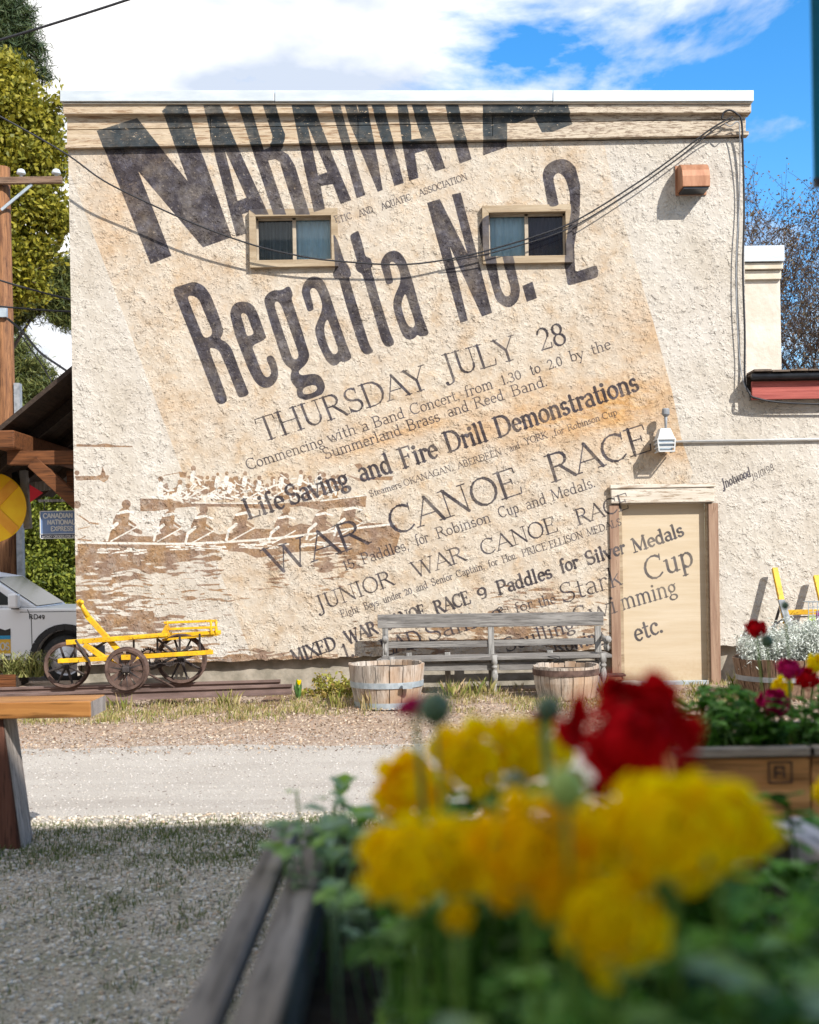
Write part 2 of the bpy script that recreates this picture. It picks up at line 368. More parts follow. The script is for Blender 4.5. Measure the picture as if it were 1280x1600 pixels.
# painted alphabet with serifs: L line, l thin line, A arc, S serif, D dot  (cap height 1, small letters 0.62)
def g_(adv, *st): return (adv, st)
X_ = 0.62
GL = {
'A': g_(.86,('l',.04,0,.43,1),('L',.43,1,.82,0),('l',.18,.36,.66,.36),('S',.06,0,.1),('S',.8,0,.12)),
'B': g_(.74,('L',.14,0,.14,1),('L',.14,1,.36,1),('A',.36,.76,.22,.24,90,-90),('L',.14,.52,.38,.52),('A',.38,.26,.26,.26,90,-90),('L',.14,0,.38,0),('S',.1,0,.1),('S',.1,1,.1)),
'C': g_(.84,('A',.45,.5,.39,.5,48,315),('l',.74,.98,.72,.74)),
'D': g_(.86,('L',.14,0,.14,1),('L',.14,1,.36,1),('A',.36,.5,.42,.5,90,-90),('L',.14,0,.36,0),('S',.1,0,.1),('S',.1,1,.1)),
'E': g_(.74,('L',.14,0,.14,1),('l',.14,1,.6,1),('l',.14,.53,.46,.53),('l',.14,0,.64,0),('l',.6,1,.61,.82),('l',.46,.62,.46,.44),('l',.64,0,.67,.22),('S',.1,0,.1),('S',.1,1,.1)),
'F': g_(.68,('L',.14,0,.14,1),('l',.14,1,.6,1),('l',.14,.53,.46,.53),('l',.6,1,.61,.82),('l',.46,.62,.46,.44),('S',.14,0,.14),('S',.1,1,.1)),
'G': g_(.88,('A',.45,.5,.39,.5,48,330),('L',.76,.05,.76,.42),('S',.74,.42,.12),('l',.74,.98,.72,.74)),
'H': g_(.92,('L',.16,0,.16,1),('L',.76,0,.76,1),('l',.16,.52,.76,.52),('S',.16,0,.13),('S',.16,1,.13),('S',.76,0,.13),('S',.76,1,.13)),
'I': g_(.4,('L',.2,0,.2,1),('S',.2,0,.14),('S',.2,1,.14)),
'J': g_(.46,('L',.26,-.12,.26,1),('A',.06,-.12,.2,.16,0,-110),('S',.26,1,.14),('D',.0,-.2)),
'K': g_(.84,('L',.16,0,.16,1),('l',.16,.4,.68,1),('L',.34,.58,.76,0),('S',.16,0,.13),('S',.16,1,.13),('S',.68,1,.1),('S',.76,0,.12)),
'L': g_(.72,('L',.14,0,.14,1),('l',.14,0,.6,0),('l',.6,0,.65,.24),('S',.1,0,.1),('S',.14,1,.13)),
'M': g_(1.02,('l',.14,0,.16,1),('L',.16,1,.5,.08),('l',.5,.08,.84,1),('L',.84,1,.86,0),('S',.14,0,.12),('S',.86,0,.14),('S',.13,1,.08),('S',.87,1,.08)),
'N': g_(.92,('l',.16,0,.16,1),('L',.16,1,.76,0),('l',.76,0,.76,1),('S',.16,0,.12),('S',.12,1,.1),('S',.76,1,.12)),
'O': g_(.9,('A',.45,.5,.38,.51,0,360)),
'P': g_(.7,('L',.14,0,.14,1),('L',.14,1,.38,1),('A',.38,.74,.22,.26,90,-90),('L',.14,.48,.38,.48),('S',.14,0,.14),('S',.1,1,.1)),
'Q': g_(.9,('A',.45,.5,.38,.51,0,360),('L',.5,.18,.84,-.14)),
'R': g_(.82,('L',.14,0,.14,1),('L',.14,1,.38,1),('A',.38,.76,.22,.24,90,-90),('L',.14,.52,.38,.52),('L',.38,.52,.76,0),('S',.14,0,.14),('S',.1,1,.1),('S',.78,0,.08)),
'S': g_(.7,('A',.34,.75,.23,.25,45,250),('L',.26,.51,.44,.45),('A',.36,.25,.25,.25,75,-150),('l',.53,.98,.52,.76),('l',.12,.02,.12,.26)),
'T': g_(.78,('L',.39,0,.39,1),('l',.06,1,.72,1),('l',.06,1,.04,.8),('l',.72,1,.74,.8),('S',.39,0,.14)),
'U': g_(.88,('L',.18,1,.18,.32),('A',.44,.32,.26,.32,180,360),('l',.7,.32,.7,1),('S',.18,1,.14),('S',.7,1,.11)),
'V': g_(.84,('L',.06,1,.42,0),('l',.42,0,.78,1),('S',.08,1,.12),('S',.76,1,.1)),
'W': g_(1.2,('L',.06,1,.36,0),('l',.36,0,.6,.9),('L',.6,.9,.84,0),('l',.84,0,1.12,1),('S',.08,1,.12),('S',1.1,1,.1),('S',.6,.95,.1)),
'X': g_(.84,('L',.08,1,.76,0),('l',.08,0,.74,1),('S',.08,0,.1),('S',.76,0,.12),('S',.1,1,.12),('S',.74,1,.1)),
'Y': g_(.82,('L',.06,1,.4,.46),('l',.4,.46,.74,1),('L',.4,.46,.4,0),('S',.08,1,.12),('S',.74,1,.1),('S',.4,0,.14)),
'a': g_(.54,('A',.24,.46,.17,.17,150,0),('L',.41,.46,.41,.06),('A',.47,.06,.06,.06,180,300),('A',.25,.17,.17,.17,70,300),('l',.3,.34,.41,.37)),
'b': g_(.6,('L',.12,1,.12,.05),('A',.32,.31,.2,.31,140,-140),('S',.08,1,.07)),
'c': g_(.52,('A',.3,.31,.22,.31,50,310),('D',.43,.5)),
'd': g_(.62,('L',.46,1,.46,0),('A',.28,.31,.2,.31,40,320),('S',.42,1,.07),('S',.5,0,.07)),
'e': g_(.54,('l',.09,.34,.46,.34),('A',.28,.31,.2,.31,10,315)),
'f': g_(.4,('L',.18,0,.18,.8),('A',.31,.8,.13,.2,180,50),('l',.05,.6,.34,.6),('S',.18,0,.11)),
'g': g_(.56,('A',.26,.4,.17,.21,0,360),('A',.26,-.12,.2,.15,0,360),('l',.14,.22,.16,.04),('l',.4,.55,.5,.62)),
'h': g_(.64,('L',.14,1,.14,0),('A',.32,.42,.17,.2,150,0),('L',.49,.42,.49,0),('S',.1,1,.07),('S',.14,0,.1),('S',.49,0,.1)),
'i': g_(.32,('L',.15,.6,.15,0),('D',.15,.84),('S',.11,.6,.07),('S',.15,0,.11)),
'k': g_(.6,('L',.14,1,.14,0),('l',.14,.24,.44,.6),('L',.26,.38,.5,0),('S',.1,1,.07),('S',.14,0,.1),('S',.5,0,.08)),
'l': g_(.32,('L',.15,1,.15,0),('S',.11,1,.07),('S',.15,0,.11)),
'm': g_(.94,('L',.14,.6,.14,0),('A',.3,.42,.15,.2,150,0),('L',.45,.42,.45,0),('A',.62,.42,.16,.2,160,0),('L',.78,.42,.78,0),('S',.1,.6,.07),('S',.14,0,.1),('S',.45,0,.1),('S',.78,0,.1)),
'n': g_(.64,('L',.14,.6,.14,0),('A',.32,.42,.17,.2,150,0),('L',.49,.42,.49,0),('S',.1,.6,.07),('S',.14,0,.1),('S',.49,0,.1)),
'o': g_(.58,('A',.29,.31,.22,.31,0,360)),
'p': g_(.6,('L',.14,.6,.14,-.32),('A',.32,.31,.2,.31,140,-140),('S',.1,.6,.07),('S',.14,-.32,.1)),
'r': g_(.44,('L',.14,.6,.14,0),('A',.29,.4,.15,.2,150,60),('D',.38,.53),('S',.1,.6,.07),('S',.14,0,.1)),
's': g_(.46,('A',.22,.46,.14,.16,40,250),('A',.23,.16,.16,.16,75,-150)),
't': g_(.4,('L',.17,.84,.17,.12),('A',.28,.12,.11,.12,180,320),('l',.04,.6,.34,.6)),
'u': g_(.64,('L',.14,.6,.14,.2),('A',.31,.2,.17,.2,180,330),('L',.48,.6,.48,0),('S',.1,.6,.07),('S',.44,.6,.07),('S',.53,0,.07)),
'v': g_(.56,('L',.04,.6,.28,0),('l',.28,0,.5,.6),('S',.06,.6,.09),('S',.5,.6,.07)),
'w': g_(.82,('L',.04,.6,.24,0),('l',.24,0,.41,.58),('L',.41,.58,.58,0),('l',.58,0,.78,.6),('S',.06,.6,.09),('S',.77,.6,.07)),
'y': g_(.56,('L',.04,.6,.28,.02),('l',.5,.6,.16,-.3),('D',.1,-.3),('S',.06,.6,.09),('S',.5,.6,.07)),
'0': g_(.56,('A',.28,.4,.21,.4,0,360)),
'1': g_(.36,('L',.2,0,.2,.84),('l',.2,.84,.08,.7),('S',.2,0,.12)),
'2': g_(.58,('A',.27,.6,.2,.24,165,-30),('l',.44,.48,.08,0),('L',.08,.02,.5,.02),('l',.5,.02,.52,.2)),
'3': g_(.54,('A',.25,.62,.17,.2,150,-90),('A',.25,.2,.2,.22,90,-150)),
'4': g_(.58,('L',.4,0,.4,.84),('l',.4,.84,.06,.28),('l',.06,.28,.54,.28)),
'5': g_(.54,('l',.14,.84,.44,.84),('L',.14,.84,.12,.46),('A',.25,.25,.2,.25,120,-150)),
'8': g_(.58,('A',.28,.62,.17,.2,0,360),('A',.28,.2,.21,.22,0,360)),
'9': g_(.58,('A',.28,.56,.2,.25,0,360),('L',.48,.56,.44,.2),('A',.26,.2,.19,.2,0,-110)),
'.': g_(.26,('D',.1,.04)), ',': g_(.28,('D',.12,.04),('l',.14,.02,.08,-.16)), '/': g_(.4,('l',.02,-.1,.36,1)),
'&': g_(.8,('A',.34,.76,.17,.22,0,360),('L',.2,.66,.7,0),('A',.32,.24,.24,.24,110,350)),
' ': g_(.35,),
}
def text(s, p0, p1, h, thick, thin=None, tilt=None, ch=None, gap=0.0, serif=True):
    ch = INK if ch is None else ch
    thin = thin or max(0.9, thick*0.42)
    if tilt is None: tilt = 22.5 - 7.5 * (p0[0]-300) / 750
    adv = sum(GL[c][0]+gap for c in s)
    dx, dy = p1[0]-p0[0], p1[1]-p0[1]
    bx, by = dx/adv, dy/adv
    ux, uy = -math.sin(R(tilt))*h, -math.cos(R(tilt))*h
    x = 0
    for c in s:
        a, st = GL[c]
        f = lambda gx, gy: (p0[0]+(x+gx)*bx+gy*ux, p0[1]+(x+gx)*by+gy*uy)
        def wid(g0, g1, k):
            if k == 'l': return thin
            an = math.atan2((g1[1]-g0[1]), (g1[0]-g0[0]))
            return thin+(thick-thin)*abs(math.sin(an-R(20)))**1.3
        for t in st:
            if t[0] in 'Ll': seg(ch, f(t[1], t[2]), f(t[3], t[4]), wid((t[1], t[2]), (t[3], t[4]), t[0]))
            elif t[0] == 'A':
                _, cx, cy, rx, ry, a0, a1 = t
                n = max(5, int(abs(a1-a0)/24)); pr = None
                for i in range(n+1):
                    an = R(a0+(a1-a0)*i/n); q = (cx+rx*math.cos(an), cy+ry*math.sin(an))
                    if pr: seg(ch, f(*pr), f(*q), wid(pr, q, 'A'))
                    pr = q
            elif t[0] == 'S' and serif: seg(ch, f(t[1]-t[3], t[2]), f(t[1]+t[3], t[2]), thin)
            elif t[0] == 'D':
                q = f(t[1], t[2]); seg(ch, q, (q[0]+.1, q[1]), thick*1.25)
        x += a+gap
def words(h, thick, thin, *ws, **kw):
    for s, a, b, c, d in ws: text(s, (a, b), (c, d), h, thick, thin, **kw)
words(10, 1.5, 1.0, ('ETIC',525,350,551,341), ('AND',562,339,584,331), ('AQUATIC',597,328,643,312), ('ASSOCIATION',656,307,731,280))
words(37, 4.4, 1.8, ('THURSDAY',409,691,674,605), ('JULY',697,592,813,559))
words(40, 4.4, 1.8, ('28',844,549,888,535))
words(17, 2.0, 1.2, ('Commencing',387,735,508,696), ('with',514,692,558,677), ('a',567,675,578,671), ('Band',585,669,634,652), ('Concert,',643,649,720,624), ('from',728,621,772,606), ('1.30',785,602,816,591), ('to',830,587,846,581), ('2.0',857,578,880,570), ('by',892,566,914,559), ('the',925,555,956,544))
words(17, 2.0, 1.2, ('Summerland',507,718,629,679), ('Brass',638,674,689,657), ('and',701,652,734,641), ('Reed',743,639,789,624), ('Band.',801,620,857,602))
words(31, 5.4, 2.4, ('Life',388,811,448,792), ('Saving',452,790,548,759), ('and',564,753,615,737), ('Fire',630,732,687,713), ('Drill',700,707,764,688), ('Demonstrations',778,684,1000,609))
words(10, 1.4, 0.9, ('Steamers',578,777,628,761), ('OKANAGAN,',632,760,709,735), ('ABERDEEN',716,733,785,710), ('and',797,706,813,700), ('YORK',821,695,856,684), ('for',867,681,882,676), ('Robinson',888,674,938,657), ('Cup',942,656,965,648))
words(42, 5.4, 2.2, ('WAR',424,899,578,848), ('CANOE',614,837,820,769), ('RACE',862,754,1022,702))
words(17, 2.0, 1.2, ('15',538,892,556,886), ('Paddles,',567,882,641,858), ('for',651,853,671,846), ('Robinson',684,842,768,815), ('Cup',781,810,812,800), ('and',823,797,855,786), ('Medals.',863,783,932,760))
words(24, 3.2, 1.5, ('JUNIOR',498,956,617,913), ('WAR',648,903,729,875), ('CANOE',754,869,874,829), ('RACE',903,821,986,793))
words(11, 1.5, 1.0, ('Eight',534,965,562,956), ('Boys',570,953,593,946), ('under',600,943,628,933), ('20',633,931,645,927), ('and',651,925,669,918), ('Senior',675,916,708,905), ('Captain,',714,903,758,889), ('for',764,887,779,882), ('Hon.',786,880,809,872), ('PRICE',817,870,856,858), ('ELLISON',860,857,912,840), ('MEDALS',918,838,972,820))
words(20, 4.2, 2.0, ('MIXED',459,1037,527,1013), ('WAR',543,1007,591,989), ('CANOE',603,986,668,963), ('RACE',682,960,737,942), ('9',748,938,764,932))
words(21, 4.2, 2.0, ('Paddles',779,930,864,902), ('for',877,896,905,886), ('Silver',917,884,980,863), ('Medals',992,864,1072,836), tilt=16)
words(16, 2.0, 1.2, ('&',778,966,794,961), ('for',806,959,834,949), ('the',843,950,870,942))
words(30, 3.0, 1.4, ('Stark',877,944,974,912), tilt=14)
words(35, 4.6, 2.2, ('Cup',1012,909,1088,882), tilt=13)
words(27, 3.4, 1.6, ('Sailing',668,1004,790,966))
words(27, 3.4, 1.5, ('Swi',897,978,966,955), ('mming',973,954,1062,928), tilt=14)
words(22, 3.4, 1.6, ('Sculling',790,1020,900,984), ('Rowing',868,1024,946,1000))
words(26, 3.8, 2.0, ('1.',538,1030,556,1024), ('LAD',600,1026,662,1008))
words(28, 4.2, 2.4, ('etc.',995,1004,1040,987), tilt=15)
words(15, 2.2, 1.2, ('Jnotwood',1130,764,1174,744), tilt=14)
words(12, 1.2, 0.9, ('1910/98',1176,752,1210,734), tilt=14)
seg(INK, (1140, 757), (1172, 741), 1.3); seg(INK, (1133, 766), (1131, 763), 2)
# small square stamp on the door foot
for q in ((1080, 1053), (1090, 1054)): seg(INK, q, (q[0]+.2, q[1]), 1.6)

# the war canoes
poly(BRN, [(119,694),(150,695),(165,693),(180,696),(207,697),(207,699),(165,699),(119,698)])
poly(BRN, [(117,744),(150,744),(157,742),(160,729),(164,738),(165,743),(171,743),(168,750),(162,754),(155,750),(119,751)])
disc(BRN, 120, 739, 4); disc(BRN, 120, 789, 6)
for a, b, ww in [((124,806),(140,817),2.2),((140,817),(153,819),2.6),((122,827),(140,823),1.5),((122,843),(142,845),2.5),((125,843),(133,838),1.5)]: seg(BRN, a, b, ww)
poly(BRN, [(219,779),(248,780),(300,786),(420,788),(500,783),(573,774),(571,793),(556,790),(500,797),(470,791),(420,796),(350,792),(300,792),(275,794),(240,799),(219,799)])
poly(BRN, [(121,850),(280,852),(420,845),(619,820),(625,835),(617,866),(590,872),(560,868),(520,862),(470,862),(430,868),(400,872),(380,863),(330,860),(300,872),(280,878),(262,884),(240,878),(200,872),(180,878),(160,872),(140,884),(121,888)])
poly(BRN, [(167,848),(167,834),(176,823),(190,818),(197,834),(212,838),(240,838),(262,830),(275,838),(300,828),(310,838),(340,836),(400,826),(440,828),(470,818),(492,822),(520,824),(560,822),(575,817),(614,819),(560,828),(500,834),(400,842),(280,849)])
rr = random.Random(3)
def rower(hx, hy, s, face):
    disc(BRN, hx, hy, 7.2*s)
    poly(BRN, [(hx-12*s,hy+10*s),(hx-3*s,hy+4*s),(hx+4*s,hy+4*s),(hx+6*s,hy+16*s),(hx+2*s,hy+30*s),(hx+8*s,hy+46*s),(hx-18*s,hy+48*s),(hx-22*s,hy+30*s),(hx-18*s,hy+20*s)], smooth=True)
    seg(WHT, (hx-13*s,hy+14*s), (hx+2*s,hy+11*s), 4.4*s); seg(WHT, (hx+2*s,hy+11*s), (hx+15*s,hy+15*s), 3.2*s)
    seg(WHT, (hx-14*s,hy+30*s), (hx-26*s,hy+40*s), 5*s); seg(WHT, (hx-26*s,hy+40*s), (hx-30*s,hy+56*s), 3.8*s); seg(BRN, (hx-2*s,hy+22*s), (hx+14*s,hy+33*s), 4*s); seg(BRN, (hx+4*s,hy+36*s), (hx+22*s,hy+44*s), 7*s); seg(BRN, (hx-20*s,hy+46*s), (hx-34*s,hy+58*s), 3*s)
    seg(WHT, (hx+16*s,hy+36*s), (hx-24*s,hy+58*s), 2.0*s)
rower(197, 788, 1.0, 1); rower(268, 793, .92, 1); rower(318, 796, .95, 1); rower(382, 791, .95, 1)
rower(447, 797, .9, 1); rower(506, 792, .9, 1); rower(551, 783, .95, 1)
for i in range(190):                      # the crews of the canoe behind, small heads, arms and shirts
    x = rr.uniform(252, 540); y = 778 - rr.random()**1.2 * (26 if x > 300 else 14) - (x > 420)*4
    if rr.random() < .5:
        disc(BRN, x, y-6, rr.uniform(2.5, 4.2), rr.uniform(2.8, 4.5)); poly(BRN, [(x-4,y),(x+4,y-2),(x+5,y+6),(x-3,y+8)])
    else: seg(WHT, (x, y), (x+rr.uniform(-10, 12), y+rr.uniform(-8, 10)), rr.uniform(1.3, 3.2))
for hx, hy, q in [(251,749,4.2),(281,754,4),(302,732,4),(354,740,3),(360,750,3.5),(383,740,3.2),(405,747,3.3),(340,741,2.4),(440,742,3.5),(470,738,3.2),(500,741,3.5)]:
    disc(BRN, hx, hy, q, q*1.15); seg(WHT, (hx, hy+7), (hx-2, hy+18), 7); seg(WHT, (hx, hy+12), (hx+12, hy+19), 2.6)
poly(BRN, [(279,737),(292,738),(290,747),(281,746)]); poly(BRN, [(290,745),(305,742),(308,750),(300,752)])
seg(BRN, (256,743), (279,739), 1.3)
for x in (268, 300, 345, 395, 430, 466): seg(WHT, (x+22, 762), (x-8, 779), 1.8)
for x0 in range(236, 420, 18): seg(WHT, (x0, 776), (x0+20, 780), 2.4)
poly(BRN, [(553,726),(563,724),(567,729),(560,734)]); poly(BRN, [(540,742),(560,747),(614,744),(613,751),(580,750),(560,752)])
seg(WHT, (501, 783), (573, 774), 1.6); seg(WHT, (300, 786), (420, 787), 1.8)
for a, b in zip([(120,848),(200,849),(280,850),(340,848),(400,844),(460,838),(520,830),(570,824)], [(200,849),(280,850),(340,848),(400,844),(460,838),(520,830),(570,824),(615,819)]): seg(WHT, a, b, 3.0)
for cx, cy, n_, wd in [(185,862,26,38),(305,857,30,50),(405,853,26,34),(500,852,18,36)]:
    for i in range(n_):
        x = cx+rr.uniform(-wd, wd); y = cy+rr.uniform(-5, 5)*(1-abs(x-cx)/wd)-(2 if i % 3 else -2)
        seg(WHT, (x, y), (x+rr.uniform(5, 16), y+rr.uniform(-1.5, 1)), rr.uniform(0.9, 2.3))

# rippled water in brown strokes
rng = np.random.default_rng(11)
def vnoise(h, w_, cy, cx):
    gh, gw = int(h/cy)+3, int(w_/cx)+3
    g0 = rng.random((gh, gw)).astype(np.float32)
    y = np.arange(h)/cy; x = np.arange(w_)/cx
    yi, xi = y.astype(int), x.astype(int); fy, fx = (y-yi)[:, None], (x-xi)[None, :]
    fy = fy*fy*(3-2*fy); fx = fx*fx*(3-2*fx)
    a = g0[yi][:, xi]; b = g0[yi][:, xi+1]; c = g0[yi+1][:, xi]; d = g0[yi+1][:, xi+1]
    return (a*(1-fx)+b*fx)*(1-fy)+(c*(1-fx)+d*fx)*fy
hh = int(1.75*TPM)
base_z = P(400, 1050).z
zz = (np.arange(hh)/TPM+Z0)[:, None]; uu = (np.arange(MW)/TPM+U0)[None, :]
warp = (vnoise(hh, MW, 60, 90)-.5)*22
yy = np.clip(np.arange(hh)[:, None]+warp, 0, hh-1).astype(int)
st_ = vnoise(hh, MW, 7, 46)*.6+vnoise(hh, MW, 4, 22)*.4
st_ = np.take_along_axis(st_, yy, axis=0)
py_ = 872-(zz-CAMZ)/0.007124-(uu/0.007124)*sr; px_ = uu/0.007124+640-(872-py_)*sr
dens = np.zeros((hh, MW), np.float32)
def blob(cx, cy, rx, ry, a):
    global dens
    dens = np.maximum(dens, a*np.exp(-(((px_-cx)/rx)**2+((py_-cy)/ry)**2)))
for cx in (150, 230, 265, 330, 430, 505, 545): blob(cx, 872, 34 if cx < 300 else 24, 50 if cx < 400 else 58, .62)
blob(200, 880, 130, 20, .80); blob(130, 905, 150, 55, .60); blob(185, 975, 180, 50, .60); blob(140, 940, 130, 75, .60); blob(330, 930, 90, 40, .46); blob(250, 1022, 150, 22, .70)
blob(400, 1033, 200, 17, .70); blob(780, 985, 230, 36, .62); blob(640, 1005, 100, 26, .58); blob(860, 935, 130, 38, .44); blob(900, 1010, 90, 25, .55)
m_ = np.clip(((dens*1.02)-st_+.02)*14, 0, 1)*(dens > .12)
m_[py_[:, :1].repeat(MW, 1) < 846] = 0
BRN[:hh] = np.maximum(BRN[:hh], m_*(px_ < 965))
BRN *= (1-WHT)
# the poster area
poly(POS, [(106,160),(106,262),(400,1045),(965,1045),(1083,740),(1066,690),(1050,610),(1020,500),(960,300),(930,160)])
def mkimg(name, *chs):
    a = np.zeros((chs[0].shape[0], chs[0].shape[1], 4), np.float32); a[..., 3] = 1
    for i, c in enumerate(chs): a[..., i] = c
    im = bpy.data.images.new(name, a.shape[1], a.shape[0], alpha=True, float_buffer=False); im.colorspace_settings.name = 'Non-Color'
    im.pixels.foreach_set(a.ravel()); im.update(); im.pack(); return im
# three grey masks in one picture, the white paint and stains in another
IMG1 = mkimg('mural_paint', INK, BRN, WHT)
lw, lh = 385, 330
lx = (np.arange(lw)/lw*(U1-U0)+U0)[None, :]/0.007124+640; ly = 872-((np.arange(lh)/lh*(Z1-Z0)+Z0)[:, None]-CAMZ)/0.007124-(lx-640)*sr; lx = lx-(872-ly)*sr
och = np.zeros((lh, lw), np.float32)
for cx, cy, rx, ry, a, rot in [(960,640,120,50,1.0,-.2),(900,655,160,38,.9,-.15),(1050,700,50,26,.9,0),(620,680,130,16,.8,-.3),(760,670,90,30,.7,-.3),(1010,520,60,60,.5,.3),(180,330,40,120,.5,.35),(250,640,90,30,.25,0),(300,450,60,60,.25,0),(230,700,60,20,.25,0),(700,640,200,26,.4,-.3),(840,650,60,40,.7,0),(200,240,60,30,.35,0)]:
    xr = (lx-cx)*math.cos(rot)+(ly-cy)*math.sin(rot); yr = -(lx-cx)*math.sin(rot)+(ly-cy)*math.cos(rot)
    och = np.maximum(och, a*np.exp(-((xr/rx)**2+(yr/ry)**2)))
IMG2 = mkimg('mural_stain', och)
IMG3 = mkimg('mural_ground', POS[::2, ::2])

def mural_mat(name, kind):
    g = G(name, 0.85, 0, 0.2)
    uv = g.tc.outputs['UV']
    def im(i):
        nd = g.n('ShaderNodeTexImage'); nd.image = i; nd.extension = 'CLIP'; g.link(uv, nd.inputs[0]); return nd.outputs['Color']
    sp = g.n('ShaderNodeSeparateColor'); g.link(im(IMG1), sp.inputs[0])
    ink, brn, wht = sp.outputs
    sp2 = g.n('ShaderNodeSeparateColor'); g.link(im(IMG2), sp2.inputs[0]); sp3 = g.n('ShaderNodeSeparateColor'); g.link(im(IMG3), sp3.inputs[0])
    ochre, post = sp2.outputs[0], sp3.outputs[0]
    ob = g.tc.outputs['Object']
    if kind == 'stucco':
        sx = g.n('ShaderNodeSeparateXYZ'); g.link(ob, sx.inputs[0])
        # trowelled skips: a slow rise towards the lower left that ends in a sharp step, broken into short dashes
        def skips(fr, ang, wv, wsc, msc, mlo, seed):
            s_ = g.math('ADD', g.math('MULTIPLY', sx.outputs['X'], -fr*math.cos(R(ang))), g.math('MULTIPLY', sx.outputs['Z'], -fr*math.sin(R(ang))))
            s_ = g.math('ADD', s_, g.math('MULTIPLY', g.noise(wsc, 4, 0.6, g.map((1, 1, 1), loc=(seed, 0, seed))), wv))
            f_ = g.math('FRACT', s_); f_ = g.math('MULTIPLY', f_, g.math('MULTIPLY', f_, f_))
            return g.math('MULTIPLY', f_, g.ramp(g.noise(msc, 3, 0.5, g.map((1, 1, 1), loc=(0, seed, seed*2))), [(mlo, 0.0), (mlo+0.1, 1.0)]))
        pl = skips(7.5, 50, 6.0, 5.0, 9, 0.42, 3.1); pl2 = skips(14.0, 36, 7.5, 7.0, 15, 0.44, 9.7)
        fine = g.noise(45, 5, 0.65)
        relief = g.math('ADD', g.math('ADD', g.math('MULTIPLY', pl, 0.8), g.math('MULTIPLY', pl2, 0.6)), g.math('ADD', g.math('MULTIPLY', fine, .20), g.math('MULTIPLY', g.noise(5, 4), 0.9)))
        blot = g.noise(3.5, 6, 0.6)
        outside = g.ramp(g.noise(1.4, 5), [(0.35, (0.41, 0.365, 0.30)), (0.65, (0.50, 0.465, 0.41))])
        inside = g.ramp(blot, [(0.32, (0.365, 0.27, 0.175)), (0.48, (0.44, 0.37, 0.285)), (0.70, (0.485, 0.435, 0.36))])
        inside = g.mix(g.ramp(g.noise(9, 5), [(0.55, 0.0), (0.75, 0.45)]), inside, (0.47, 0.30, 0.15))
        basec = g.mix(post, outside, inside)
        oc = g.math('MULTIPLY', ochre, g.ramp(g.noise(5, 6, 0.65, g.map((0.5, 1, 1.6))), [(0.30, 0.2), (0.55, 1.0)]))
        ocp = g.math('MULTIPLY', oc, post)
        basec = g.mix(g.math('MULTIPLY', ocp, 0.95, True), basec, g.ramp(g.noise(14, 4), [(0.3, (0.33, 0.155, 0.04)), (0.7, (0.47, 0.275, 0.10))]))
        basec = g.mix(g.ramp(g.noise(2.6, 7, 0.68, g.map((2.2, 1, 0.45))), [(0.52, 0.0), (0.74, 0.34)]), basec, (0.30, 0.245, 0.19))
        basec = g.mix(g.ramp(g.noise(1.1, 5, 0.6), [(0.40, 0.20), (0.60, 0.0)]), basec, (0.36, 0.31, 0.26))
        relief = g.math('MULTIPLY', relief, g.ramp(g.noise(1.3, 4), [(0.38, 0.55), (0.62, 1.15)]))
        g.bump(relief, 0.0165, 1.0)
        inkc = g.ramp(g.noise(7, 6, 0.7), [(0.30, (0.013, 0.010, 0.012)), (0.52, (0.030, 0.026, 0.033)), (0.74, (0.082, 0.079, 0.10))])
        brnc = g.ramp(g.noise(4, 4), [(0.35, (0.25, 0.15, 0.075)), (0.6, (0.19, 0.125, 0.088))])
        wear = g.ramp(g.noise(26, 5, 0.7), [(0.30, 0.55), (0.42, 1.0)])
    else:
        st = (0.25, 1, 3)
        if kind == 'jamb': st = (3, 1, 0.25)
        vv = g.map(st)
        cA, cB, cC = {'board': ((0.41, 0.315, 0.205), (0.48, 0.39, 0.285), (0.24, 0.15, 0.085)),
                      'window': ((0.27, 0.20, 0.125), (0.40, 0.32, 0.22), (0.14, 0.09, 0.06)),
                      'door': ((0.455, 0.365, 0.25), (0.50, 0.415, 0.30), (0.41, 0.30, 0.18)),
                      'header': ((0.47, 0.41, 0.33), (0.60, 0.55, 0.47), (0.26, 0.19, 0.13)),
                      'jamb': ((0.21, 0.125, 0.085), (0.33, 0.225, 0.155), (0.12, 0.06, 0.035))}[kind]
        basec = g.mix(g.ramp(g.noise(5, 5, 0.6, vv), [(0.35, 0.0), (0.65, 1.0)]), cA, cB)
        pe = g.noise(16, 6, 0.72, vv)
        lo = {'door': 0.75, 'board': 0.53, 'header': 0.53}.get(kind, 0.60)
        basec = g.mix(g.ramp(pe, [(lo, 0.0), (lo+0.05, 0.9)]), basec, cC)
        if kind == 'board':
            gx = g.n('ShaderNodeSeparateXYZ'); g.link(ob, gx.inputs[0])
            far = g.math('MULTIPLY', g.math('ADD', gx.outputs['X'], -3.6), 0.5, True)
            fl = g.ramp(g.noise(24, 7, 0.75, g.map((0.35, 1, 2.2))), [(0.505, 0.0), (0.545, 1.0)])
            fl = g.math('MULTIPLY', fl, g.math('ADD', g.math('MULTIPLY', far, 0.75), 0.15))
            basec = g.mix(fl, basec, (0.17, 0.115, 0.075))
            basec = g.mix(g.math('MULTIPLY', far, 0.5), basec, (0.50, 0.45, 0.37), 'MIX')
            basec = g.mix(g.math('MULTIPLY', fl, 0.8), basec, (0.17, 0.115, 0.075))
        if kind == 'door':
            geo = g.n('ShaderNodeSeparateXYZ'); g.link(ob, geo.inputs[0])
            dirt = g.math('MULTIPLY', g.ramp(geo.outputs['Z'], [(0.02, 1.0), (0.35, 0.0)]), g.noise(30, 5))
            basec = g.mix(g.math('MULTIPLY', dirt, 0.9), basec, (0.33, 0.22, 0.11))
        g.bump(g.noise(22, 5, 0.6, vv), 0.0015 if kind == 'door' else 0.004)
